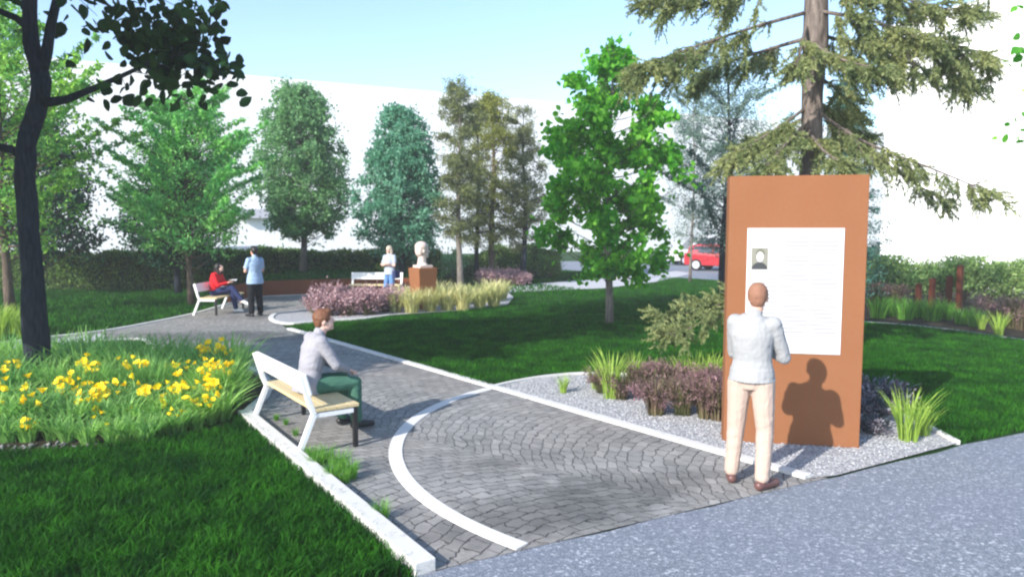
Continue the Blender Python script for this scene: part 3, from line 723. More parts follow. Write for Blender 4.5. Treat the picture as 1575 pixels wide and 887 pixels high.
spray([loc(1240, 165, Y), loc(1200, 195, Y-.4), loc(1150, 225, Y-.6), loc(1125, 245, Y-.7)], 34, .55, .5)
spray([loc(1240, 190, Y), loc(1210, 220, Y-.8), loc(1180, 255, Y-1.2)], 26, .45, .5)
spray([loc(1240, 180, Y), loc(1190, 205, Y+.6), loc(1140, 225, Y+1.0)], 22, .5, .5)
spray([loc(1244, 160, Y), loc(1290, 195, Y-.3), loc(1345, 225, Y-.5), loc(1440, 262, Y-.7), loc(1532, 300, Y-.8)], 46, .62, .75, fill=.65)
spray([loc(1300, 200, Y-.3), loc(1360, 250, Y-.2), loc(1420, 290, Y), loc(1460, 310, Y)], 14, .4, .7, fill=.6)
spray([loc(1244, 140, Y), loc(1280, 175, Y+.4), loc(1330, 215, Y+.7)], 26, .5, .5)
spray([loc(1242, 200, Y), loc(1265, 230, Y-.7), loc(1300, 255, Y-1.1)], 24, .45, .5)
spray([loc(1244, 110, Y), loc(1290, 140, Y+.8), loc(1320, 180, Y+1.1)], 18, .45, .5)
spray([loc(1240, 470, Y), loc(1180, 465, Y-.4), loc(1100, 470, Y-.8), loc(1022, 492, Y-1.2)], 34, .55, .3, up=.35, flen=.24)
spray([loc(1240, 450, Y), loc(1180, 450, Y-.8), loc(1090, 490, Y-1.6), loc(1040, 515, Y-1.9)], 26, .5, .3, up=.3, flen=.24)
for k in range(22):   # upper crown, out of frame but throwing shade
    f = k/46; z = 6.7+f*7.3; az = k*2.4; r = 2.6*(1-f)+.3; a = Vector((0, 0, z)); t_ = Vector((math.cos(az)*r, math.sin(az)*r, -.25*r))
    spray([a, a+t_*.5+Vector((0, 0, .1)), a+t_], 9, .7*(1-f)+.2, .5, fill=.55)
mb.build('trunk', M['bark_spruce'], sp, True)
FB = np.array([tuple(f[0]) for f in fing]); FD = np.array([tuple(f[1]) for f in fing]); FL = np.array([f[2] for f in fing])
K = 26; nF_ = len(fing); s = np.tile(np.linspace(0, 1, K), nF_)[:, None]; rb = np.repeat(FB, K, 0); rd = np.repeat(FD, K, 0); rl = np.repeat(FL, K)[:, None]
C = rb+rd*rl*s; Dn = rd*.9+unit(npr.normal(size=C.shape))*.8; Dn = unit(Dn)
S = unit(np.cross(Dn, npr.normal(size=C.shape))); ln = .065*(1-.3*s); w = .011
V = np.stack([C-S*w, C+S*w, C+Dn*ln+S*w*.3, C+Dn*ln-S*w*.3], 1).reshape(-1, 3); bidx = (np.arange(len(C))*4)[:, None]
# foliage random per spray: keep needles of one twig in one tone by chaining geometry noise in the material
mobj('crown', V, bidx+np.array([[0, 1, 2, 3]]), M['lf_spruce'], sp)

# ---- near dark linden at the left
lt = empty('linden_tree', (*G(60, 605), 0), 0, 'dark-barked leaning tree rising out of the yellow lily bed at the left', 'tree', GT)
lo_ = Vector(lt.location); YL = lo_.y
def ll(px, py, Y=YL): return Vector(P(px, py, Y)) - lo_
mb = MB()
main = [Vector((0, 0, -.05)), ll(55, 520), ll(49, 420), ll(43, 330), ll(38, 260), ll(44, 205), ll(60, 160), ll(64, 125), ll(52, 80), ll(46, 35), ll(48, -30), ll(60, -140), ll(80, -260)]
mb.tube(smoothline([tuple(v) for v in main], 3), list(np.interp(np.linspace(0, 12, 37), [0, .3, 1, 2, 3, 4, 6, 8, 10, 12], [.20, .165, .15, .135, .125, .12, .11, .10, .085, .04])), 14, wob=.3)
mb.tube([ll(62, 118), ll(72, 80), ll(78, 40), ll(92, -20), ll(130, -140)], [.075, .07, .06, .05, .025], 9)
mb.tube([ll(66, 158), ll(100, 154), ll(140, 138), ll(185, 118, YL-.2), ll(235, 95, YL-.3), ll(290, 80, YL-.3)], [.07, .055, .045, .032, .022, .01], 8)
mb.tube([ll(40, 245), ll(18, 230), ll(-20, 222), ll(-90, 190)], [.07, .055, .05, .03], 8)
mb.tube([ll(46, 45), ll(25, 28), ll(0, 18), ll(-60, 0)], [.06, .045, .04, .02], 8)
LV = []
def twig(a, b, n, r=.007, sp_=.13):
    a = Vector(a); b = Vector(b); mb.tube([a, a.lerp(b, .5)+Vector((0, 0, .05)), b], [r, r*.7, r*.4], 4)
    for i in range(int(n*1.2)+1):
        q = a.lerp(b, rnd.uniform(.15, 1.05)); LV.append(tuple(q+Vector((rnd.gauss(0, sp_), rnd.gauss(0, sp_*1.3), rnd.gauss(-.04, sp_)))))
tw = [((100, -10), (150, 25), 5), ((120, -30), (175, 15), 9), ((150, -20), (200, 35), 14), ((170, 10), (240, 40), 18), ((190, -20), (290, 20), 22), ((250, -20), (350, 0), 14),
      ((230, 95), (175, 60), 10), ((210, 105), (200, 60), 9), ((235, 95), (240, 50), 20), ((250, 90), (290, 45), 28), ((260, 90), (330, 60), 24), ((280, 82), (345, 100), 22),
      ((290, 82), (355, 130), 18), ((230, 95), (280, 120), 22), ((185, 118), (195, 140), 6), ((200, 110), (250, 130), 12), ((160, 128), (175, 135), 3), ((210, 60), (260, 30), 22), ((270, 50), (330, 25), 22),
      ((300, 60), (340, 40), 10), ((240, 70), (300, 100), 34), ((310, 95), (355, 108), 16), ((140, 138), (150, 150), 2), ((120, 70), (128, 90), 1), ((230, -10), (300, 60), 24), ((225, 20), (225, 80), 14)]
for (x0, y0), (x1, y1), n in tw:
    twig(ll(x0, y0, YL-.2+rnd.uniform(-.3, .3)), ll(x1, y1, YL-.2+rnd.uniform(-.5, .4)), n)
twig(ll(0, -30), ll(60, -5), 8); twig(ll(70, -20), ll(120, -15), 5)
leafA = np.array(LV)
# upper crown out of frame
CR_ = []
for k in range(90):
    az = k*2.4; f = (k+.5)/90; ph = math.acos(1-1.75*f); r = 2.6
    e = Vector((1.0+r*math.sin(ph)*math.cos(az), -.1+r*math.sin(ph)*math.sin(az), 8.3-0*lo_.z+2.3*math.cos(ph)))
    mb.tube([ll(60, -140).lerp(ll(80, -260), rnd.random()), (ll(80, -260)+e)/2, e], [.035, .02, .006], 4)
    for i in range(48): CR_.append(tuple(e.lerp(Vector((.8, 0, 8.3)), rnd.random()*.55)+Vector((rnd.gauss(0, .35), rnd.gauss(0, .35), rnd.gauss(0, .25)))))
for k in range(60):  # unseen leaf clusters added on the sun side to shade the visible leaves
    e = Vector((-6.3+rnd.gauss(0, 1.0), 7.6+rnd.gauss(0, .8), 7.3+rnd.gauss(0, .5)))-lo_
    mb.tube([ll(60, -140), (ll(60, -140)+e)/2+Vector((0, 0, .2)), e], [.03, .018, .005], 4)
    for i in range(34): CR_.append(tuple(e+Vector((rnd.gauss(0, .33), rnd.gauss(0, .33), rnd.gauss(0, .2)))))
crA = np.array(CR_); crA = crA[crA[:, 2] > 2.24+.36*(crA[:, 1]+lo_.y)+.12]
mb.build('trunk', M['bark_dark'], lt, True)
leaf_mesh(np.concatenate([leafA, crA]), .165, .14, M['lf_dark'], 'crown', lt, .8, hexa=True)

# ---- tree at the right edge, only its leaves reach in
rt = empty('linden_tree', (9.6, 9.6, 0), 0, 'tree at the right edge of which only hanging green leaves reach in', 'tree', GT)
mb = MB(); ro = Vector((9.6, 9.6, 0)); mb.tube([(0, 0, 0), (.05, 0, 2), (-.05, 0, 4), (0, .1, 7)], [.2, .16, .13, .06], 10, wob=.3)
LV = []
def rl_(px, py, Y=9.2): return Vector(P(px, py, Y))-ro
for (x0, y0), (x1, y1), n in [((1640, -20), (1560, 10), 14), ((1640, 40), (1562, 60), 12), ((1640, 80), (1550, 90), 14), ((1640, 140), (1562, 150), 10), ((1640, 150), (1566, 190), 8), ((1640, 190), (1552, 212), 14)]:
    a = rl_(x0, y0); e = rl_(x1, y1)
    mb.tube([Vector((0, 0, 4.0+rnd.random())), a, e], [.03, .012, .004], 5)
    for i in range(n): q = a.lerp(e, rnd.uniform(.3, 1.05)); LV.append(tuple(q+Vector((rnd.gauss(0, .06), rnd.gauss(0, .15), rnd.gauss(0, .07)))))
for k in range(14):
    az = k*2.4; f = (k+.5)/14; ph = math.acos(1-1.0*f); e = Vector((1.6+1.6*math.sin(ph)*math.cos(az), 2.2*math.sin(ph)*math.sin(az), 7.5+2*math.cos(ph)))
    mb.tube([Vector((0, .1, 6.5)), e], [.03, .006], 4)
    for i in range(30): LV.append(tuple(e.lerp(Vector((.4, 0, 7.5)), rnd.random()*.5)+Vector((rnd.gauss(0, .3), rnd.gauss(0, .3), rnd.gauss(0, .25)))))
mb.build('trunk', M['bark_brown'], rt, True)
leaf_mesh(np.array(LV), .10, .085, M['lf_maple'], 'crown', rt, .7, hexa=True)

# ------------------------------------------------------------------ hedges and shrubs
def hedge(name, label, pts, w, h, n, mat, z=0.0, leaf=.10, bumpy=.08, group='clipped hedges', cat='hedge'):
    pts = [Vector(p) for p in pts]; t = empty(name, (pts[0].x, pts[0].y, z), 0, label, cat, group); o = pts[0]
    mb = MB(); N = 40; L = []
    for i in range(N+1):
        f = i/N*(len(pts)-1); k = min(len(pts)-2, int(f)); p = pts[k].lerp(pts[k+1], f-k); d = (pts[k+1]-pts[k]).normalized(); nn = Vector((-d.y, d.x))
        hh = h*(1+bumpy*mnoise.noise(Vector((p.x*.6, p.y*.6, 3)))*1.5)-.1; c = p-o; L.append((p, nn, hh)); ww = w*.5-.08
        mb.v += [(c.x+nn.x*ww, c.y+nn.y*ww, 0), (c.x+nn.x*ww, c.y+nn.y*ww, hh*.95), (c.x+nn.x*ww*.6, c.y+nn.y*ww*.6, hh), (c.x-nn.x*ww*.6, c.y-nn.y*ww*.6, hh), (c.x-nn.x*ww, c.y-nn.y*ww, hh*.95), (c.x-nn.x*ww, c.y-nn.y*ww, 0)]
    for i in range(N):
        for k in range(5): mb.f.append([i*6+k, i*6+k+1, i*6+7+k, i*6+6+k])
    mb.f.append([0, 1, 2, 3, 4, 5]); mb.f.append([N*6+k for k in range(5, -1, -1)])
    mb.build('inner_branches', M['hedge_core'], t, True)
    C = []; D = []
    for _ in range(n):
        i = rnd.randrange(N); p, nn, hh = L[i]; q = p.lerp(L[i+1][0], rnd.random())-o; u = rnd.random(); hh += .12
        if u < .62: s = -1 if rnd.random() < .8 else 1; c = (q.x+nn.x*w/2*s, q.y+nn.y*w/2*s, hh*rnd.random()**.85); dv = (nn.x*s, nn.y*s, .4)
        else: s = rnd.uniform(-1, 1); c = (q.x+nn.x*w/2*s, q.y+nn.y*w/2*s, hh-.04+.03*s*s); dv = (0, 0, 1)
        b_ = mnoise.noise(Vector((q.x+o.x, q.y+o.y, c[2]))*2.2)*.10
        C.append((c[0]+dv[0]*b_+rnd.gauss(0, .04), c[1]+dv[1]*b_+rnd.gauss(0, .04), max(.02, c[2]+b_*dv[2]+rnd.gauss(0, .04)))); D.append(dv)
    leaf_mesh(np.array(C), leaf*1.1, leaf*.7, mat, 'foliage', t, droop=.1)
    return t
# nn sign: pts from right to left so that -nn... both sides are covered anyway
hedge('hedge', 'long dark clipped hedge along the back of the left lawn', [(-30, 25.6), (-20, 26.2), (-12.0, 26.9), (-9.6, 28.6)], 1.1, 1.32, 26000, M['lf_hedge'], bumpy=.10)
hedge('hedge', 'sunny clipped hedge running behind the raised lawn and far bench', [(-10.9, 29.2), (-5.2, 29.0), (-2.9, 28.9)], 1.0, .86, 12000, M['lf_hedge'], z=.42, bumpy=.08)
hedge('hedge', 'lower hedge with gaps behind the pines and pink flowers', [(-2.6, 32.5), (.4, 33.5), (2.0, 34.5)], 1.0, 1.15, 7000, M['lf_hedge'], bumpy=.45)

def shrub(x, y, r, h, mat, n, label, group, name='shrub', leaf=.10, z=0.0, cat='shrub', bloom=None):
    t = empty(name, (x, y, z), rnd.uniform(0, 6), label, cat, group); mb = MB(); C = []
    for k in range(16):
        az = k*2.4; f = rnd.uniform(.45, 1); e = Vector((math.cos(az)*r*f*.8, math.sin(az)*r*f*.8, h*rnd.uniform(.45, .92)))
        mb.tube([(0, 0, 0), e*.5+Vector((0, 0, .05)), e], [.015, .01, .004], 4)
        for i in range(n//16): C.append(tuple(e+Vector((rnd.gauss(0, r*.26), rnd.gauss(0, r*.26), rnd.gauss(0, h*.16)))))
    C = np.array(C); C[:, 2] = np.clip(C[:, 2], .03, h*1.06)
    mb.build('stems', M['bark_brown'], t); leaf_mesh(C, leaf, leaf*.6, mat, 'foliage', t, -.3)
    if bloom is not None:
        C2 = C[npr.choice(len(C), len(C)//12)]; C2[:, 2] += .05; leaf_mesh(C2, .06, .05, bloom, 'flowers', t, -1)
    return t
ordn = ['first', 'second', 'third', 'fourth', 'fifth', 'sixth', 'seventh', 'eighth', 'ninth', 'tenth', 'eleventh', 'twelfth', 'thirteenth', 'fourteenth', 'fifteenth', 'sixteenth', 'seventeenth', 'eighteenth', 'nineteenth', 'twentieth']
shx = [1345, 1378, 1412, 1450, 1486, 1522, 1560, 1600]
for i, px in enumerate(shx):
    Yy = 23.2-i*.35
    shrub(xat(px, Yy), Yy, .62, 1.12+.16*math.sin(i*2.1), M['lf_shrub'], 2600, 'leafy pale green shrub before the white right wall, %s from the rust panel' % ordn[i], 'shrubs along the right wall')
for i, (px, Yy, r, h) in enumerate([(665, 30.5, .9, 1.15), (690, 31.5, .8, 1.0), (800, 31.3, .45, 1.2), (845, 32, .6, .95)]):
    shrub(xat(px, Yy), Yy, r, h, M['lf_hedge'] if i > 1 else M['lf_blue'], 1500, ['rounded green bush just right of the bust', 'low green bush behind the grey pine trunk', 'small dark bush at the foot of the rightmost pine', 'low bush seen left below the maple crown'][i], 'bushes under the far pines')

# ------------------------------------------------------------------ grasses and flowers
def clump_mesh(name, n, h, w, lean, rad, mat, parent):
    a = npr.uniform(0, 2*np.pi, n); r = rad*np.sqrt(npr.random(n)); P0 = np.stack([np.cos(a)*r, np.sin(a)*r, np.zeros(n)], 1)
    N = n; hh = h*(.55+.5*npr.random(N)); ll_ = lean*hh*(.2+npr.random(N)); az = a+npr.normal(0, .5, N); fa = az+np.pi/2+npr.normal(0, .4, N)
    d = np.stack([np.cos(az), np.sin(az), np.zeros(N)], 1); s = np.stack([np.cos(fa), np.sin(fa), np.zeros(N)], 1)*(w*(.6+.7*npr.random(N)))[:, None]/2
    up = np.array([[0, 0, 1.0]]); rows = []
    for t, ws in ((0, .7), (.3, 1), (.6, .9), (.85, .55), (1.0, .06)):
        p = P0+up*(hh*(t-.28*lean*t**3))[:, None]+d*(ll_*t**1.8)[:, None]; rows += [p-s*ws, p+s*ws]
    V = np.stack(rows, 1).reshape(-1, 3); b_ = (np.arange(N)*10)[:, None]
    Fa = np.concatenate([b_+np.array([[2*k, 2*k+1, 2*k+3, 2*k+2]]) for k in range(4)], 0)
    tips = P0+up*(hh*(1-.28*lean))[:, None]+d*ll_[:, None]
    o = mobj(name, V, Fa, mat, parent); return tips, (P0, hh, ll_, d)
def plume_mesh(name, tips, n, L, sp_, mat, parent, up=.5, per=22, W=.012, down=.2):
    T = tips[npr.choice(len(tips), n)]; C = np.repeat(T, per, 0)+npr.normal(size=(n*per, 3))*np.array([[sp_, sp_, sp_*1.4]])-np.array([[0, 0, down*.3]])
    return leaf_mesh(C, L, W, mat, name, parent, -up)
def grass_proto(kind, v):
    if kind == 'purple':
        t = empty('flowering_grass'); tips, _ = clump_mesh('blades', 150, .52, .012, .5, .09, M['blade_plum'], t); plume_mesh('plumes', tips, 40, .05, .03, M['bloom_plum'], t, W=.014, per=20)
    elif kind == 'slate':
        t = empty('flowering_grass'); tips, _ = clump_mesh('leaves', 150, .45, .035, .8, .14, M['blade_slate'], t); plume_mesh('plumes', tips, 26, .06, .035, M['bloom_slate'], t, W=.03)
    elif kind == 'pink':
        t = empty('flowering_grass'); tips, _ = clump_mesh('blades', 110, .62, .02, .5, .2, M['blade_plum'], t); plume_mesh('plumes', tips, 70, .09, .07, M['bloom_pink'], t, W=.045)
    elif kind == 'lime':
        t = empty('grass_clump'); tips, _ = clump_mesh('blades', 120, .62, .011, .5, .09, M['blade_lime'], t)
    elif kind == 'straw':
        t = empty('grass_clump'); tips, _ = clump_mesh('blades', 190, .80, .020, .55, .16, M['blade_straw'], t)
    elif kind == 'green':
        t = empty('grass_clump'); tips, _ = clump_mesh('blades', 150, .80, .018, .5, .22, M['blade_green'], t)
    elif kind == 'lily':
        t = empty('daylily'); tips, _ = clump_mesh('leaves', 95, .52, .022, .85, .10, M['lf_lily'], t)
    return t
def place(kind, protos, x, y, sc, label, group, cat):
    pr_ = protos[rnd.randrange(len(protos))]
    if pr_.get('used'): c = copy_tree(pr_)
    else: c = pr_; pr_['used'] = 1
    c.location = (x, y, .015); c.rotation_euler = (0, 0, rnd.uniform(0, 6.28)); s_ = sc*rnd.uniform(.9, 1.1); c.scale = (s_, s_, s_*rnd.uniform(.92, 1.08))
    tag(c, label, cat, group); return c
PR = {k: [grass_proto(k, v) for v in range(2)] for k in ('purple', 'slate', 'pink', 'lime', 'straw', 'green')}
def row(kind, pts, label, group, cat='ornamental grass', sc=1.0, fromw='from the left'):
    pts = sorted(pts)
    for i, q in enumerate(pts):
        g = G(q[0], q[1]); s_ = sc*(q[2] if len(q) > 2 else 1)
        place(kind, PR[kind], g[0], g[1], s_, (label+', %s %s' % (ordn[i], fromw)) if len(pts) > 1 else label, group, cat)
# near gravel bed
row('purple', [(925, 606, .8), (955, 616, .95), (985, 610, 1), (1008, 640, 1.05), (1035, 615, 1.1), (1050, 640, 1.05), (1072, 622, 1.1), (1085, 645, 1.15), (1105, 625, 1.1), (1105, 648, 1.1)], 'brownish purple flowering clump in the gravel bed left of the panel', 'purple clumps in the gravel bed')
row('lime', [(918, 600, .85), (940, 614, 1.1), (866, 606, .55), (975, 592, .8), (1048, 596, .8), (1068, 600, .9), (1000, 596, .8), (1085, 603, .95), (1102, 604, .95)], 'lime green grass clump in the gravel bed left of the panel', 'lime grasses in the gravel bed', sc=.95)
row('lime', [(1396, 680, 1.15)], 'tall lime grass clump at the gravel corner right of the panel', 'lime grasses in the gravel bed', sc=.9)
row('lime', [(1420, 672, .6)], 'small lime grass tuft beside the tall one at the gravel corner', 'lime grasses in the gravel bed')
row('slate', [(1342, 648, .9), (1352, 625, .9), (1340, 668, .6)], 'dark slate coloured clump beside the right edge of the panel', 'dark clumps beside the panel')
# second bed round the bust
row('pink', [(487, 482, .9), (505, 487, .9), (515, 478, 1), (535, 486, .95), (548, 476, 1), (565, 485, .95), (580, 474, 1), (594, 480, .95), (610, 470, .85)], 'mauve flowering clump at the left end of the round bed', 'mauve clumps in the round bed')
row('straw', [(608, 481), (622, 474), (633, 482), (648, 477), (662, 480), (672, 470), (688, 478), (702, 470), (712, 478), (726, 467), (738, 474), (752, 466), (760, 472), (772, 462)], 'pale straw-yellow grass clump around the bust pedestal', 'straw grasses in the round bed', sc=.98)
row('pink', [(748, 439, .85), (760, 436, .9), (772, 440, .9), (785, 437, .9), (797, 440, .85), (806, 438, .75)], 'pink flowering clump across the path right of the bust', 'pink clumps beyond the path')
# right bed
row('green', [(1350, 490, .75), (1372, 487, .8), (1392, 492, .8), (1412, 489, .75), (1434, 494, .8), (1455, 492, .75), (1478, 499, .75), (1500, 503, .7)], 'bright green grass clump below the rust posts', 'green grasses in the right bed', sc=.95)
row('lime', [(1536, 516, 1.0), (1510, 507, .7)], 'lime grass clump at the edge of the right lawn', 'lime grasses in the right bed')
row('purple', [(1556, 505, 1.5), (1572, 508, 1.6), (1530, 492, 1.3), (1350, 470, 1.4), (1375, 472, 1.4)], 'dark purple shrubby clump in the right bed', 'purple clumps in the right bed')
# left edge grasses
row('lime', [(2, 522, 1.1), (20, 516, 1.0), (34, 520, .9), (-12, 516, 1.1)], 'yellow-green grass clump at the foot of the far left tree', 'grasses at the left edge', sc=1.15)
row('green', [(520, 728, .30), (500, 715, .28), (540, 738, .28), (588, 800, .22), (487, 722, .24), (512, 742, .26), (530, 745, .22), (478, 708, .2)], 'small green weed tuft sprouting between cobbles by the thick kerb', 'weeds in the cobbles', cat='weed')
row('green', [(440, 655, .12), (455, 672, .12), (425, 648, .12)], 'tiny weed sprouting at the kerb below the bench back', 'weeds in the cobbles', cat='weed')

# daylilies with flowers
def flower_mesh():
    vs = []; fs = []
    for k in range(6):
        a = k*math.pi/3; r = Vector((math.cos(a), math.sin(a), 0)); s_ = Vector((-math.sin(a), math.cos(a), 0)); n0 = len(vs)
        for t, w, z in ((0, .008, 0), (.35, .020, .032), (.7, .024, .05), (1, .004, .05)):
            c = r*.062*t+Vector((0, 0, z)); vs += [tuple(c-s_*w), tuple(c+s_*w)]
        fs += [[n0+2*i, n0+2*i+1, n0+2*i+3, n0+2*i+2] for i in range(3)]
    return npmesh('flower', vs, fs, M['petal'])
FM = flower_mesh()
lil = [grass_proto('lily', i) for i in range(4)]
tall = []
for v in range(3):
    t = empty('daylily'); clump_mesh('leaves', 150, .80, .020, .62, .14, M['lf_lily'], t); tall.append(t)
spec = []
for rowi, (py, nn_) in enumerate([(680, 14), (662, 15), (642, 15), (622, 15), (602, 15), (584, 15)]):
    for i in range(nn_):
        px = -40+i*(425/nn_)+rnd.uniform(-9, 9); y_ = py+rnd.uniform(-5, 5)
        if rowi < 3 and px > 250: y_ -= (px-250)*.18
        lim = np.interp(y_, [565, 590, 605, 625, 645, 660, 680], [335, 372, 384, 372, 352, 310, 235])
        if px > lim: px = lim-rnd.uniform(0, 12)
        spec.append((rowi, px, y_))
rown = ['front', 'second', 'third', 'fourth', 'fifth', 'back']
for rowi in range(6):
    rs = sorted([q for q in spec if q[0] == rowi], key=lambda q: q[1])
    for i, (_, px, py) in enumerate(rs):
        big = rowi >= 3; src = tall if big else lil; p0 = src[rnd.randrange(len(src))]
        c = copy_tree(p0) if p0.get('used') else p0; p0['used'] = 1
        sc = rnd.uniform(.9, 1.15)*([.72, .95, 1.0, .84, .95, 1.0][rowi])
        g = G(px, py); c.location = (*g, .012); c.rotation_euler = (0, 0, rnd.uniform(0, 6.28)); c.scale = (sc, sc, sc)
        pr_ = .5 if px < 60 else (.6 if px < 200 else .75)
        nfl = 0
        if rowi in (0, 1, 2, 3) and rnd.random() < pr_*(.5 if rowi == 0 else 1.15): nfl = rnd.choice((3, 4, 5, 6, 7))
        if px > 318 and rowi in (1, 2, 3, 4): nfl = 9
        cx_, cy_ = rnd.gauss(0, .08), rnd.gauss(-.05, .08)
        for k in range(nfl):
            f = bpy.data.objects.new('flower', FM); link(f, c)
            zc = (.27 if rowi == 0 else .36) if not big else .55
            f.location = (cx_+rnd.gauss(0, .075), cy_+rnd.gauss(0, .075), zc+rnd.gauss(0, .065)); s_ = rnd.uniform(.6, .95); f.scale = (s_,)*3
            f.rotation_euler = (rnd.gauss(.5, .5), rnd.gauss(0, .5), rnd.uniform(0, 6.28))
        tag(c, '%s lily clump from left, %s row of the left flower bed, %s' % (ordn[i], rown[rowi], 'with yellow flowers' if nfl else 'leaves only'), 'flower plant', 'daylilies in the left bed')

# pebbles
def pebbles(name, pts, s, mat, label):
    base = [(1, 0, 0), (-1, 0, 0), (0, 1, 0), (0, -1, 0), (0, 0, .7), (0, 0, -.7)]; fc = [(0, 2, 4), (2, 1, 4), (1, 3, 4), (3, 0, 4), (2, 0, 5), (1, 2, 5), (3, 1, 5), (0, 3, 5)]
    N = len(pts); B_ = np.array(base)[None]*(s*(.5+npr.random((N, 1, 3)))); a = npr.uniform(0, 6.28, N); ca, sa = np.cos(a)[:, None], np.sin(a)[:, None]
    X = B_[:, :, 0]*ca-B_[:, :, 1]*sa; Yy = B_[:, :, 0]*sa+B_[:, :, 1]*ca; V = np.stack([X, Yy, B_[:, :, 2]], 2)+pts[:, None, :]
    Fa = (np.arange(N)*6)[:, None, None]+np.array(fc)[None]
    o = mobj(name, V.reshape(-1, 3), Fa.reshape(-1, 3), mat, None, True); return tag(o, label, 'gravel', kind='stuff')
gp = [G(752, 599)] + bed1[1:] + [tuple(A0+AD*4.0), G(1245, 738)]
p = scatter(gp, 900, .024); pebbles('gravel', p, .010, M['pebble'], 'loose pale gravel stones around the panel and purple clumps')
ed = scatter(GG([(-100, 702), (0, 696), (100, 690), (150, 687), (150, 677), (60, 684), (0, 686), (-100, 690)]), 260, .02)
pebbles('edging_stones', ed, .026, M['edge_stone'], 'grey stones edging the front of the lily bed')
def rock(px, py, r, label):
    mb = MB(); mb.ell((0, 0, r*.3), (r, r*.8, r*.6), seg=14, rings=9)
    mb.v = [tuple(Vector(v)*(1+.35*mnoise.noise(Vector(v)*6/r*.15+Vector((px, py, 0))))) for v in mb.v]
    o = mb.build('rock', M['boulder'], None, True); o.location = (*G(px, py), .01); o.rotation_euler = (0, 0, px); tag(o, label, 'rock', 'rocks beside the panel')
rock(1334, 660, .13, 'dark rock at the right foot of the panel'); rock(1347, 640, .11, 'dark rock a little behind the one at the panel foot'); rock(1372, 656, .07, 'small rock between the panel and the lime grass clump')

# ------------------------------------------------------------------ panel
PL = Vector((2.215, 7.47)); PRr = Vector((3.515, 7.215)); pd = (PRr-PL).normalized(); pn = Vector((pd.y, -pd.x))
PWD = (PRr-PL).length; pang = math.atan2(pd.y, pd.x)
pan = empty('information_panel', ((PL.x+PRr.x)/2, (PL.y+PRr.y)/2, 0), pang, 'tall rust coloured steel panel with a white poster on it', 'panel')
PH = 2.76; TH = .28
MB().box((0, TH/2, PH/2), (PWD, TH, PH)).build('slab', M['corten'], pan, bevel=.006)
MB().box((0, TH/2, .012), (PWD+.02, TH+.02, .03)).build('base_plate', M['corten'], pan)
x0, x1, z0, z1 = -PWD/2+.185, PWD/2-.215, .965, 2.235
pos_ = MB().box(((x0+x1)/2, -.005, (z0+z1)/2), (x1-x0, .010, z1-z0)).build('poster', M['paper'], pan, bevel=.001)
mb = MB(); rr = random.Random(4)
for colx, cw in ((x0+.36, .24), (x0+.62, .26)):
    for i in range(26):
        zz = z1-.10-i*.038
        if (i % 9) == 8: continue
        mb.box((colx+cw/2-(.0 if rr.random() < .8 else .03), -.0115, zz), (cw-(.0 if rr.random() < .7 else .06), .002, .016))
for i in range(16): mb.box((x0+.17, -.0115, z1-.52-i*.038), (.24, .002, .016))
mb.build('text_lines', M['ink'], pos_)
# small pale portrait picture, printed flat
fx, fz = x0+.125, z1-.31
pic = MB().box((fx, -.0115, fz), (.16, .002, .22)).build('portrait_picture', M['ink_pale'], pos_)
mb = MB()
def disc(cx, cz, rx, rz_, y, a0=0, a1=6.2832):
    n = 18; vs = [(cx+rx*math.cos(a0+(a1-a0)*i/n), y, cz+rz_*math.sin(a0+(a1-a0)*i/n)) for i in range(n+1)]; mb.add(vs, [list(range(n+1))])
disc(fx+.005, fz+.045, .045, .055, -.0135, 0, 3.1416)
mb.build('portrait_hair', M['ink_olive'], pic)
mb = MB(); disc(fx, fz-.105, .075, .07, -.0135, 0, 3.1416); mb.build('portrait_coat', M['ink_dark'], pic)
mb = MB(); disc(fx+.003, fz+.02, .034, .052, -.0145); mb.build('portrait_face', M['paper'], pic)

# ------------------------------------------------------------------ benches
def bench(label, rear_near, ang, L=1.62):
    """local: x = facing direction, y = along the bench (0..L), rear near leg at origin"""
    b = empty('park_bench', (*rear_near, .016), ang, label, 'bench', 'park benches')
    for y in (.03, L-.03):
        mb = MB(); pts = [(0, .0), (.17, .40), (.13, .50), (.045, .80)]
        prof = []
        for (xa, za), (xb, zb) in zip(pts[:-1], pts[1:]):
            dx, dz = xb-xa, zb-za; l = math.hypot(dx, dz); nx, nz = dz/l*.024, -dx/l*.024
            mb.add([(xa-nx, y-.03, za-nz), (xa+nx, y-.03, za+nz), (xb+nx, y-.03, zb+nz), (xb-nx, y-.03, zb-nz), (xa-nx, y+.03, za-nz), (xa+nx, y+.03, za+nz), (xb+nx, y+.03, zb+nz), (xb-nx, y+.03, zb-nz)],
                   [[0, 1, 2, 3], [7, 6, 5, 4], [0, 4, 5, 1], [1, 5, 6, 2], [2, 6, 7, 3], [3, 7, 4, 0]])
        mb.build('rear_leg', M['white_metal'], b, bevel=.004)
        MB().box((.595, y, .205), (.045, .05, .41)).build('front_leg', M['black_metal'], b, bevel=.004)
        MB().box((.375, y, .385), (.40, .045, .05)).build('side_rail', M['white_metal'], b, bevel=.004)
    mb = MB()
    for k in range(4): mb.box((.225+.116*k, L/2, .437), (.112, L, .035))
    mb.build('seat', M['wood'], b, bevel=.004)
    R = Matrix.Rotation(-.26, 3, 'Y')
    MB().box((.105, L/2, .70), (.028, L+.02, .22), M=R).build('backrest', M['white_metal'], b, bevel=.006)
    return b
bA = Vector(G(460, 706)); bB = Vector(G(388, 650)); bd = (bB-bA).normalized(); bf = Vector((bd.y, -bd.x))
bench('white-framed bench with wooden seat nearest the viewer, boy sitting on it', bA, math.atan2(bf.y, bf.x))
b2 = Vector(G(297, 486)); bench('white bench on the left path under the wispy tree, woman in red on it', b2, math.radians(-4))
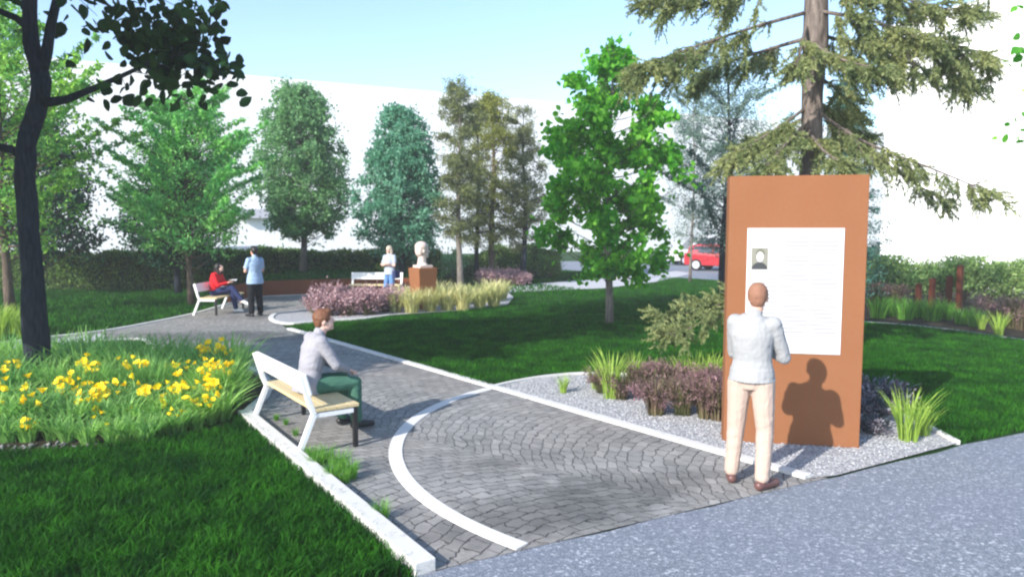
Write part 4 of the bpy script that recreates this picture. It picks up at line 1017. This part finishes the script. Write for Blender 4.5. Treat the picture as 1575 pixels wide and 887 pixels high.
bench('far bench standing against the low rust wall', (xat(615, 23.1), 23.2), math.radians(-90-2) + 0, 1.62).location.x = xat(541, 23.1)
# ------------------------------------------------------------------ pedestal and bust
pe = empty('pedestal', (*G(651, 476), .02), math.radians(38), 'rust steel pedestal flaring upward, carrying the pale bust', 'pedestal')
mb = MB(); a_, b__ = .22, .29
mb.add([(-a_, -a_, 0), (a_, -a_, 0), (a_, a_, 0), (-a_, a_, 0), (-b__, -b__, 1.12), (b__, -b__, 1.12), (b__, b__, 1.12), (-b__, b__, 1.12)], [[3, 2, 1, 0], [4, 5, 6, 7], [0, 1, 5, 4], [1, 2, 6, 5], [2, 3, 7, 6], [3, 0, 4, 7]])
mb.build('block', M['corten'], pe, bevel=.008)
MB().box((0, 0, 1.127), (.52, .52, .014)).build('top_plate', M['corten'], pe)

# ------------------------------------------------------------------ people
SCR = bpy.data.scenes.new('scratch')
def remeshed(mb, name, mat, parent, vox=.009, smooth=4, wrinkle=0.0, wscale=9.0, seed=0):
    tmp = bpy.data.objects.new('tmp', npmesh('tmp', mb.v, mb.f)); SCR.collection.objects.link(tmp)
    m = tmp.modifiers.new('r', 'REMESH'); m.mode = 'VOXEL'; m.voxel_size = vox
    if smooth:
        s_ = tmp.modifiers.new('s', 'SMOOTH'); s_.factor = .5; s_.iterations = smooth
    SCR.view_layers[0].update(); dg = SCR.view_layers[0].depsgraph; dg.update()
    me = bpy.data.meshes.new_from_object(tmp.evaluated_get(dg)); me.name = name
    bpy.data.objects.remove(tmp)
    if wrinkle:
        nor = [v.normal.copy() for v in me.vertices]; new = []
        for v, vn in zip(me.vertices, nor):
            c = v.co; q = Vector((.62*c.x-.35*c.y+.55*c.z, .48*c.x+.71*c.y-.2*c.z, -.9*c.x+.3*c.y+1.9*c.z))*wscale*.8+Vector((.37, .91, seed+.43))
            n_ = mnoise.fractal(q, .9, 2.1, 3); n2 = mnoise.noise(q*1.7+Vector((5.3, 1.2, seed)))
            new.append(c+vn*wrinkle*((1-abs(n_)*2.4)*.7+n2*.35))
        me.vertices.foreach_set('co', [x for p in new for x in p]); me.update()
    me.materials.clear(); me.materials.append(mat)
    me.polygons.foreach_set('use_smooth', [True]*len(me.polygons))
    return link(bpy.data.objects.new(name, me), parent)

def V3(*a): return Vector(a)
def person(label, loc_, rz, J, mats, vox=.009, scale=1.0, hair='short', sleeves='long', bag=None, sit=False, shirt_len=.0, group='people in the park', leg='trousers', build=1.0, wr=.0055):
    t = empty('person', loc_, rz, label, 'person', group); t.scale = (scale,)*3
    pel, wai, che, nec, head = J['pelvis'], J['waist'], J['chest'], J['neck'], J['head']
    fwd = J.get('fwd', V3(0, 1, 0)).normalized(); hy = J.get('hyaw', 0); hp = J.get('hpitch', 0)
    sh = [J['shL'], J['shR']]; R = (sh[1]-sh[0]).normalized()
    def ring(c, rx, ry, axis):
        Fw = axis.cross(R).normalized()*-1; Fw = (fwd-axis*fwd.dot(axis)).normalized(); Rr = Fw.cross(axis).normalized(); return (c, rx, ry, Rr, Fw)
    spine = [pel-(wai-pel).normalized()*.10, pel, (pel+wai)/2, wai, (wai+che)/2, che, che.lerp(nec, .55), che.lerp(nec, .92)]
    rx = [.11, .165, .16, .145, .155, .175, .165, .075]; ry = [.09, .115, .11, .10, .112, .118, .095, .06]
    def torso(mb, g, i0=0, i1=8):
        rg = []
        for i in range(i0, i1):
            ax = (spine[min(i+1, 7)]-spine[max(i-1, 0)]).normalized(); rg.append(ring(spine[i], (rx[i]*build+g), (ry[i]*build+g), ax))
        mb.loft(rg)
    HM = Matrix.Rotation(math.atan2(-fwd.x, fwd.y)+hy, 3, 'Z') @ Matrix.Rotation(-hp, 3, 'X')
    body = MB(); torso(body, 0)
    body.cap(che.lerp(nec, .75), .062, head+HM @ V3(0, -.02, -.06), .054)
    body.ell(head+HM @ V3(0, -.012, .018), (.077, .096, .098), HM)
    body.ell(head+HM @ V3(0, .022, -.045), (.058, .068, .072), HM)
    body.cap(head+HM @ V3(0, .083, .012), .008, head+HM @ V3(0, .108, -.022), .013, 8)          # nose
    body.ell(head+HM @ V3(0, .076, -.060), (.024, .016, .007), HM, 10, 6)                       # lips
    body.ell(head+HM @ V3(0, .066, -.097), (.024, .02, .016), HM, 10, 6)                        # chin
    for s in (-1, 1):
        body.ell(head+HM @ V3(s*.078, -.008, -.008), (.010, .020, .032), HM, 10, 6)             # ears
        body.cap(head+HM @ V3(s*.045, .074, .034), .010, head+HM @ V3(s*.015, .084, .030), .009, 8)  # brow
    for s, sd in ((-1, 'L'), (1, 'R')):
        a, e, w, hd = J['sh'+sd], J['el'+sd], J['wr'+sd], J['hand'+sd].normalized()
        body.cap(a, .056, e, .041); body.cap(e, .041, w, .028)
        palm = w+hd*.045; side = hd.cross(J.get('palm'+sd, V3(0, 0, 1))).normalized(); pn_ = side.cross(hd)
        PM = Matrix((side, hd, pn_)).transposed(); body.ell(palm, (.040, .052, .016), PM, 12, 8)
        for k, (o_, l) in enumerate(((-.028, .066), (-.010, .076), (.009, .072), (.027, .058))):
            b0 = w+hd*.082+side*o_; b1 = b0+hd*l*.5-pn_*.006; b2_ = b1+hd*l*.42-pn_*l*.3; body.cap(b0-hd*.02, .0095, b1, .0088, 8); body.cap(b1, .0088, b2_, .0075, 8)
        ths = J.get('thumb'+sd, 1); b0 = w+hd*.03+side*.032*ths; b1 = b0+(hd*.6+side*ths*.7).normalized()*.035; body.cap(b0, .012, b1, .0105, 8); body.cap(b1, .0105, b1+(hd+side*ths*.25).normalized()*.03, .008, 8)
        h, kn_, an, toe = J['hip'+sd], J['kn'+sd], J['an'+sd], J['toe'+sd]
        body.cap(h, .088, kn_, .056); body.cap(kn_, .056, kn_.lerp(an, .35), .057); body.cap(kn_.lerp(an, .35), .057, an, .036)
        td = (toe-an); td.z = 0; td = td.normalized(); hl = an-td*.03; hl.z = max(hl.z-.045, .03) if not sit else hl.z-.05
        body.cap(hl, .032, toe-td*.02, .024)
    remeshed(body, 'body', mats['skin'], t, vox, 3)
    # eyes
    for s in (-1, 1):
        mb = MB(); mb.ell(head+HM @ V3(s*.030, .080, .012), (.0115, .008, .007), HM, 10, 6); mb.build('eye', M['eye'], t, True)
    # shirt
    st = MB(); torso(st, .016, 2 if shirt_len == 0 else 1, 8)
    if shirt_len:
        ax = (spine[2]-spine[0]).normalized(); c = pel-ax*shirt_len
        st.loft([ring(c, rx[1]*build+.035, ry[1]*build+.035, ax), ring(pel, rx[1]*build+.026, ry[1]*build+.026, ax), ring(spine[2], rx[2]+.02, ry[2]+.02, ax)])
    else:
        ax = (spine[2]-spine[0]).normalized(); st.loft([ring(pel+ax*.035, rx[1]*build+.018, ry[1]*build+.018, ax), ring(spine[2], rx[2]+.02, ry[2]+.02, ax), ring(wai, rx[3]+.018, ry[3]+.018, ax)])
    for sd in 'LR':
        a, e, w = J['sh'+sd], J['el'+sd], J['wr'+sd]
        if sleeves == 'long': st.cap(a, .070, e, .057); st.cap(e, .057, e.lerp(w, .9), .042)
        elif sleeves == 'roll': st.cap(a, .070, e, .058); st.cap(e, .057, e.lerp(w, .35), .052)
        else: st.cap(a, .068, a.lerp(e, .65), .062)
        st.cap(a.lerp(che, .5), .085, a, .068)
    st.cap(che.lerp(nec, .80), .070, che.lerp(nec, 1.05), .062)   # collar
    remeshed(st, 'shirt', mats['shirt'], t, vox, 4, wr, 7.0, 3)
    # trousers
    if leg == 'trousers':
        tr = MB(); torso(tr, .014, 0, 3)
        for sd in 'LR':
            h, kn_, an = J['hip'+sd], J['kn'+sd], J['an'+sd]; lw = J.get('legw', 1.0)
            tr.cap(pel.lerp(h, .6), .105, h, .103); tr.cap(h, .103, kn_, .076*lw); tr.cap(kn_, .076*lw, an+(kn_-an)*.06, .062*lw)
        remeshed(tr, 'trousers', mats['legs'], t, vox, 4, wr*.8, 6.0, 8)
    else:
        tr = MB(); ax = V3(0, 0, 1); tr.loft([ring(pel-ax*.38, .24, .18, ax), ring(pel-ax*.1, .19, .14, ax), ring(pel+ax*.06, .16, .125, ax)]); remeshed(tr, 'skirt', mats['legs'], t, vox, 4, .01)
    for sd in 'LR':
        an, toe = J['an'+sd], J['toe'+sd]; td = (toe-an); td.normalize(); flat = V3(td.x, td.y, 0).normalized() if not J.get('footfree'+sd) else td
        upv = V3(0, 0, 1) if not J.get('footfree'+sd) else (an-J['kn'+sd]).normalized()*-1
        s_ = MB(); hl = an-flat*.035-upv*.045; s_.cap(hl, .043, hl+flat*.12, .043); s_.cap(hl+flat*.12-upv*.002, .043, hl+flat*.215-upv*.008, .034); s_.cap(an-upv*.03, .042, an+upv*.01, .045)
        s_.v = [tuple(v) if J.get('footfree'+sd) else (v[0], v[1], max(v[2], .004)) for v in s_.v]
        remeshed(s_, 'shoe', mats['shoe'], t, min(vox, .008), 2)
    # hair
    hr = MB()
    if hair == 'crop': hr.ell(head+HM @ V3(0, -.022, .030), (.086, .099, .099), HM); hr.ell(head+HM @ V3(0, -.055, -.01), (.070, .056, .075), HM)
    elif hair == 'short':
        hr.ell(head+HM @ V3(0, -.018, .040), (.090, .104, .096), HM); hr.ell(head+HM @ V3(0, .045, .095), (.055, .05, .035), HM); hr.ell(head+HM @ V3(0, -.06, .0), (.074, .055, .085), HM)
    elif hair == 'long':
        hr.ell(head+HM @ V3(0, -.022, .032), (.092, .102, .098), HM); hr.cap(head+HM @ V3(0, -.07, .0), .08, head+V3(0, 0, 0)+HM @ V3(0, -.10, -.20), .06)
        for s in (-1, 1): hr.cap(head+HM @ V3(s*.07, -.02, .02), .035, head+HM @ V3(s*.08, -.03, -.14), .028)
    remeshed(hr, 'hair', mats['hair'], t, vox, 2, .006 if hair != 'crop' else .002, 22, 2)
    if bag is not None:
        b_ = MB(); b_.box(tuple(bag), (.12, .26, .24)); remeshed(b_, 'shoulder_bag', M['navy'], t, .012, 3)
        b_ = MB(); b_.tube([bag+V3(0, .08, .1), (bag+J['shL'])/2+V3(-.05, .05, .02), J['shL']+V3(0, 0, .06), (bag+J['shL'])/2+V3(-.05, -.08, .02), bag+V3(0, -.08, .1)], .009, 6); b_.build('strap', M['navy'], t)
    return t
def stand(fold=True, **kw):
    J = dict(pelvis=V3(0, 0, .95), waist=V3(0, .0, 1.10), chest=V3(0, 0, 1.31), neck=V3(0, -.01, 1.50), head=V3(0, .02, 1.635),
             shL=V3(-.175, -.01, 1.415), shR=V3(.175, -.01, 1.415), hipL=V3(-.09, 0, .90), hipR=V3(.09, 0, .90),
             knL=V3(-.11, .03, .50), knR=V3(.12, .03, .50), anL=V3(-.13, -.01, .09), anR=V3(.13, .0, .09), toeL=V3(-.17, .17, .03), toeR=V3(.17, .18, .03),
             elL=V3(-.24, .04, 1.14), elR=V3(.25, .05, 1.14), wrL=V3(.02, .21, 1.17), wrR=V3(-.03, .235, 1.21), handL=V3(1, -.05, .1), handR=V3(-1, -.12, .1), palmL=V3(0, -1, 0), palmR=V3(0, -1, 0))
    J.update(kw); return J
# near man
person('man with cropped hair seen from behind, pale shirt and cream trousers, reading the panel', (2.06, 6.17, .016), math.radians(-27),
       stand(hipL=V3(-.10, 0, .90), knL=V3(-.125, .02, .50), anL=V3(-.15, .0, .09), toeL=V3(-.20, .18, .03), anR=V3(.12, -.09, .09), knR=V3(.12, .0, .5), toeR=V3(.22, .07, .03), elR=V3(.245, .10, 1.12), elL=V3(-.175, .13, 1.13), shL=V3(-.15, 0, 1.415), shR=V3(.165, -.01, 1.415), chest=V3(-.01, -.005, 1.31), head=V3(.03, .025, 1.635), neck=V3(.01, -.01, 1.5)),
       dict(skin=M['skin'], shirt=M['shirt_white'], legs=M['chino'], shoe=M['shoe_brown'], hair=M['scalp']), vox=.008, hair='crop', sleeves='long', scale=1.0, build=.99, shirt_len=.03, wr=.004)
# boy on the near bench
def seated(**kw):
    J = dict(pelvis=V3(0, 0, .56), waist=V3(0, .03, .70), chest=V3(0, .14, .89), neck=V3(0, .25, 1.05), head=V3(0, .33, 1.165), shL=V3(-.17, .20, .985), shR=V3(.17, .20, .985),
             hipL=V3(-.09, .03, .54), hipR=V3(.09, .03, .54), knL=V3(-.13, .46, .53), knR=V3(.13, .48, .53), anL=V3(-.14, .44, .10), anR=V3(.12, .50, .10), toeL=V3(-.16, .62, .04), toeR=V3(.13, .69, .04),
             elL=V3(-.20, .33, .72), elR=V3(.21, .33, .71), wrL=V3(-.03, .50, .66), wrR=V3(.04, .52, .65), handL=V3(.5, .7, -.3), handR=V3(-.5, .7, -.3), palmL=V3(0, 0, 1), palmR=V3(0, 0, 1), hpitch=-.15)
    J.update(kw); return J
bc = bA.lerp(bB, .46)+bf*.36
person('boy with auburn hair leaning forward on the nearest bench, white shirt and green trousers', (bc.x, bc.y, .016), math.atan2(bf.y, bf.x)-math.pi/2, seated(chest=V3(0, .08, .92), neck=V3(0, .14, 1.09), head=V3(0, .20, 1.22), shL=V3(-.17, .10, 1.02), shR=V3(.17, .10, 1.02), elL=V3(-.21, .24, .76), elR=V3(.22, .24, .76), wrL=V3(-.03, .43, .67), wrR=V3(.04, .44, .66), hyaw=-.35),
       dict(skin=M['skin_pale'], shirt=M['shirt_lilac'], legs=M['green_cloth'], shoe=M['shoe_black'], hair=M['hair_red']), vox=.009, hair='short', sleeves='long', shirt_len=.10, sit=False)
# woman in red
wr_ = seated(pelvis=V3(0, .02, .56), waist=V3(0, .02, .70), chest=V3(0, .05, .90), neck=V3(0, .10, 1.07), head=V3(0, .15, 1.19), shL=V3(-.165, .08, 1.0), shR=V3(.165, .08, 1.0), knL=V3(-.10, .44, .56), knR=V3(-.03, .47, .66),
             anL=V3(-.12, .52, .11), anR=V3(-.06, .72, .34), toeL=V3(-.12, .70, .04), toeR=V3(-.06, .88, .27), elL=V3(-.21, .18, .74), elR=V3(.20, .20, .74), wrL=V3(-.05, .38, .80), wrR=V3(.05, .38, .80), handL=V3(.3, .8, .2), handR=V3(-.3, .8, .2), footfreeR=1, hpitch=-.35)
w2 = b2+Vector((.27, .72))
pw = person('woman with long black hair in a red jacket, legs crossed, on the left bench', (w2.x, w2.y, .0), math.radians(-96), wr_,
       dict(skin=M['skin_pale'], shirt=M['shirt_red'], legs=M['navy'], shoe=M['shoe_white'], hair=M['hair_black']), vox=.012, hair='long')
bk = empty('magazine', (w2.x+.50, w2.y-.0, .86), 0, 'small white open magazine in the hands of the woman in red', 'magazine')
MB().box((0, .055, 0), (.14, .11, .006), M=Matrix.Rotation(.35, 3, 'X')).box((0, -.055, 0), (.14, .11, .006), M=Matrix.Rotation(-.35, 3, 'X')).build('pages', M['paper'], bk)
# man at the left bench
gm = G(394, 487)
person('standing man in a loose light blue shirt and black trousers facing the woman in red', (gm[0], gm[1], .016), math.radians(52),
       stand(legw=1.15, hpitch=-.2, wrL=V3(.02, .20, 1.20), wrR=V3(-.02, .23, 1.22)), dict(skin=M['skin'], shirt=M['shirt_blue'], legs=M['black_cloth'], shoe=M['shoe_black'], hair=M['hair_black']), vox=.012, hair='short', sleeves='short', shirt_len=.13, build=1.12)
# woman by the far bench
person('fair-haired woman in pale top and blue jeans standing before the far bench', (xat(599, 21.9), 21.9, .02), math.radians(150),
       stand(), dict(skin=M['skin_pale'], shirt=M['top_pale'], legs=M['jeans'], shoe=M['shoe_white'], hair=M['hair_fair']), vox=.014, hair='long', sleeves='short', shirt_len=.10, scale=.955, bag=V3(-.27, .0, .86))
# walker beyond the maple
gw = G(957, 431)
person('distant walker in pink with bare legs on the pale path behind the maple', (gw[0], gw[1], .025), math.radians(70),
       stand(knL=V3(-.09, .12, .50), anL=V3(-.09, .22, .10), toeL=V3(-.1, .38, .04), anR=V3(.09, -.2, .12), knR=V3(.09, .02, .5), toeR=V3(.1, -.03, .03), elL=V3(-.24, -.02, 1.13), elR=V3(.24, .06, 1.14), wrL=V3(-.25, .08, .92), wrR=V3(.25, .18, .95), handL=V3(0, .3, -1), handR=V3(0, .4, -1), palmL=V3(1, 0, 0), palmR=V3(1, 0, 0)),
       dict(skin=M['skin_pale'], shirt=M['dress_pink'], legs=M['dress_pink'], shoe=M['shoe_white'], hair=M['hair_fair']), vox=.018, hair='long', sleeves='short', leg='skirt', scale=.95)

# bust (generic stone head on plinth)
bu = empty('bust', (pe.location.x, pe.location.y, 1.155), math.radians(-62), 'pale pinkish stone bust of a head standing on the rust pedestal', 'statue')
mb = MB(); S_ = 1.75
mb.cap((0, -.03, .05), .13, (0, -.02, .27), .105); mb.ell((0, .0, .06), (.20, .13, .09))
def hp_(x, y, z): return (x*S_, y*S_, .46+z*S_)
mb.ell(hp_(0, -.012, .018), (.082*S_, .100*S_, .104*S_)); mb.ell(hp_(0, .022, -.045), (.06*S_, .07*S_, .074*S_))
mb.cap(hp_(0, .083, .016), .016, hp_(0, .112, -.020), .026, 8); mb.ell(hp_(0, .078, -.058), (.045, .03, .014)); mb.ell(hp_(0, .068, -.098), (.045, .04, .03)); mb.ell(hp_(0, -.02, .06), (.092*S_, .104*S_, .085*S_)); mb.ell(hp_(0, -.05, .0), (.086*S_, .07*S_, .10*S_))
for s in (-1, 1): mb.ell(hp_(s*.082, -.008, -.008), (.018, .035, .055)); mb.cap(hp_(s*.05, .072, .036), .019, hp_(s*.015, .086, .032), .017, 8)
remeshed(mb, 'head', M['marble'], bu, .012, 2, .006, 14, 1)
MB().box((0, 0, -.007+.04), (.40, .40, .075), rz=math.radians(100)).build('plinth', M['marble'], bu, bevel=.01)

# ------------------------------------------------------------------ corten posts
for i, (px, top) in enumerate([(1415, 436), (1436, 428), (1462, 424), (1478, 408)]):
    Yp = 20.4-.12*i; x = xat(px, Yp); h = P(px, top, Yp)[2]
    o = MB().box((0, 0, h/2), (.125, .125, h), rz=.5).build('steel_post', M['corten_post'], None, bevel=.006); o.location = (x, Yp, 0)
    tag(o, ['shortest rust steel post, leftmost of the four in the right bed', 'rust steel post second from the left in the right bed', 'rust steel post beside the tallest one in the right bed', 'tallest rust steel post, rightmost of the four'][i], 'post', 'steel posts in the right bed')

# ------------------------------------------------------------------ vehicles
def car(label, loc_, rz, paint, L=3.9, Wd=1.68, H=1.46, van=False, name='parked_car'):
    c = empty(name, (*loc_, .015), rz, label, 'van' if van else 'car', 'vehicles on the street')
    if van: lower = [(-.5, .30), (-.5, 1.0), (-.49, H), (.30, H), (.40, 1.12), (.49, .92), (.5, .35)]
    else: lower = [(-.5, .28), (-.505, .70), (-.47, .90), (-.43, 1.30), (-.34, H-.02), (-.05, H), (.12, H-.05), (.27, .95), (.45, .80), (.50, .62), (.495, .26)]
    mb = MB(); secs = []
    for y, k in ((-.5, 0), (-.46, 1), (0, 1), (.46, 1), (.5, 0)):
        secs.append([(x*L*(1 if k else .985), y*Wd*(1-.16*max(0, (z-.9))/(H-.9)) if z > .9 else y*Wd, z if k else (z-.02 if z > .5 else z+.02)) for x, z in lower])
    n = len(lower)
    for s_ in secs: mb.v += s_
    for i in range(len(secs)-1):
        for k in range(n): k2 = (k+1) % n; mb.f.append([i*n+k, i*n+k2, (i+1)*n+k2, (i+1)*n+k])
    mb.f.append(list(range(n))[::-1]); mb.f.append([(len(secs)-1)*n+k for k in range(n)])
    body = mb.build('body', paint, c, False, .03)
    for s_ in (-1, 1):
        def yy(z): return s_*(Wd/2*(1-.16*max(0, z-.9)/(H-.9))+.004)
        for xa, xb, xc, xd in (((-.40, -.10, -.10, -.34), (-.08, .22, .12, -.08)) if not van else ((.12, .36, .30, .12),)):
            zl, zh = (.93, H-.12); q = [(xa*L, yy(zl), zl), (xb*L, yy(zl), zl), (xc*L, yy(zh), zh), (xd*L, yy(zh), zh)]
            MB().add(q+[(x, y-s_*.02, z) for x, y, z in q], [[0, 1, 2, 3], [7, 6, 5, 4], [0, 4, 5, 1], [1, 5, 6, 2], [2, 6, 7, 3], [3, 7, 4, 0]]).build('window', M['glass'], c)
        for xw in (-.32, .32):
            w_ = MB(); w_.tube([(xw*L, s_*(Wd/2-.19), .31), (xw*L, s_*(Wd/2+.01), .31)], .31, 20); wo_ = w_.build('wheel', M['rubber'], c, False, .02)
            r_ = MB(); r_.tube([(xw*L, s_*(Wd/2-.02), .31), (xw*L, s_*(Wd/2+.02), .31)], .20, 16); r_.build('rim', M['rim'], wo_)
        MB().box((.488*L, s_*Wd*.36, .70), (.07, .30, .13)).build('headlight', M['lamp'], c, bevel=.02); MB().box((-.497*L, s_*Wd*.38, .80), (.05, .2, .2)).build('tail_light', M['lamp_red'], c, bevel=.02)
    xs = (.275, .135) if not van else (.405, .31); MB().add([(xs[0]*L+.02, -Wd*.40, .97), (xs[0]*L+.02, Wd*.40, .97), (xs[1]*L+.03, Wd*.37, H-.08), (xs[1]*L+.03, -Wd*.37, H-.08)], [[0, 1, 2, 3]]).build('windscreen', M['glass'], c)
    if not van: MB().add([(-.478*L, -Wd*.38, .95), (-.478*L, Wd*.38, .95), (-.44*L, Wd*.35, 1.28), (-.44*L, -Wd*.35, 1.28)], [[3, 2, 1, 0]]).build('rear_window', M['glass'], c)
    MB().box((.50*L, 0, .42), (.05, Wd*.9, .14)).build('front_bumper', M['rubber'], c, bevel=.02); MB().box((-.50*L, 0, .42), (.05, Wd*.9, .14)).build('rear_bumper', M['rubber'], c, bevel=.02)
    return c
car('small red hatchback parked on the street left of the rust panel', (11.0, 37.6), math.radians(-38), M['car_red'], 3.8, 1.66, 1.38)
car('white car parked behind the red hatchback', (11.6, 44.0), math.radians(-175), M['car_white'], 4.6, 1.9, 1.75)
car('dark blue-grey car whose roof shows above the hedge behind the standing man', (xat(397, 31.5), 31.5), math.radians(8), M['car_grey'], 4.2, 1.7, 1.44)

bpy.data.scenes.remove(SCR)

# ------------------------------------------------------------------ haze: even pale air over the whole place
hm = bpy.data.materials.new('haze_air'); hm.use_nodes = True; hm.node_tree.nodes.clear()
ho = hm.node_tree.nodes.new('ShaderNodeOutputMaterial'); hv = hm.node_tree.nodes.new('ShaderNodeVolumePrincipled')
hv.inputs['Color'].default_value = (.93, .98, 1.0, 1); hv.inputs['Density'].default_value = 0.0021; hv.inputs['Anisotropy'].default_value = 0.0
hm.node_tree.links.new(hv.outputs[0], ho.inputs['Volume'])
hz_ = MB().box((0, 60, 8.0), (430, 260, 18.0)).build('haze', hm); tag(hz_, 'pale even haze in the air over the whole park', 'haze', kind='stuff')
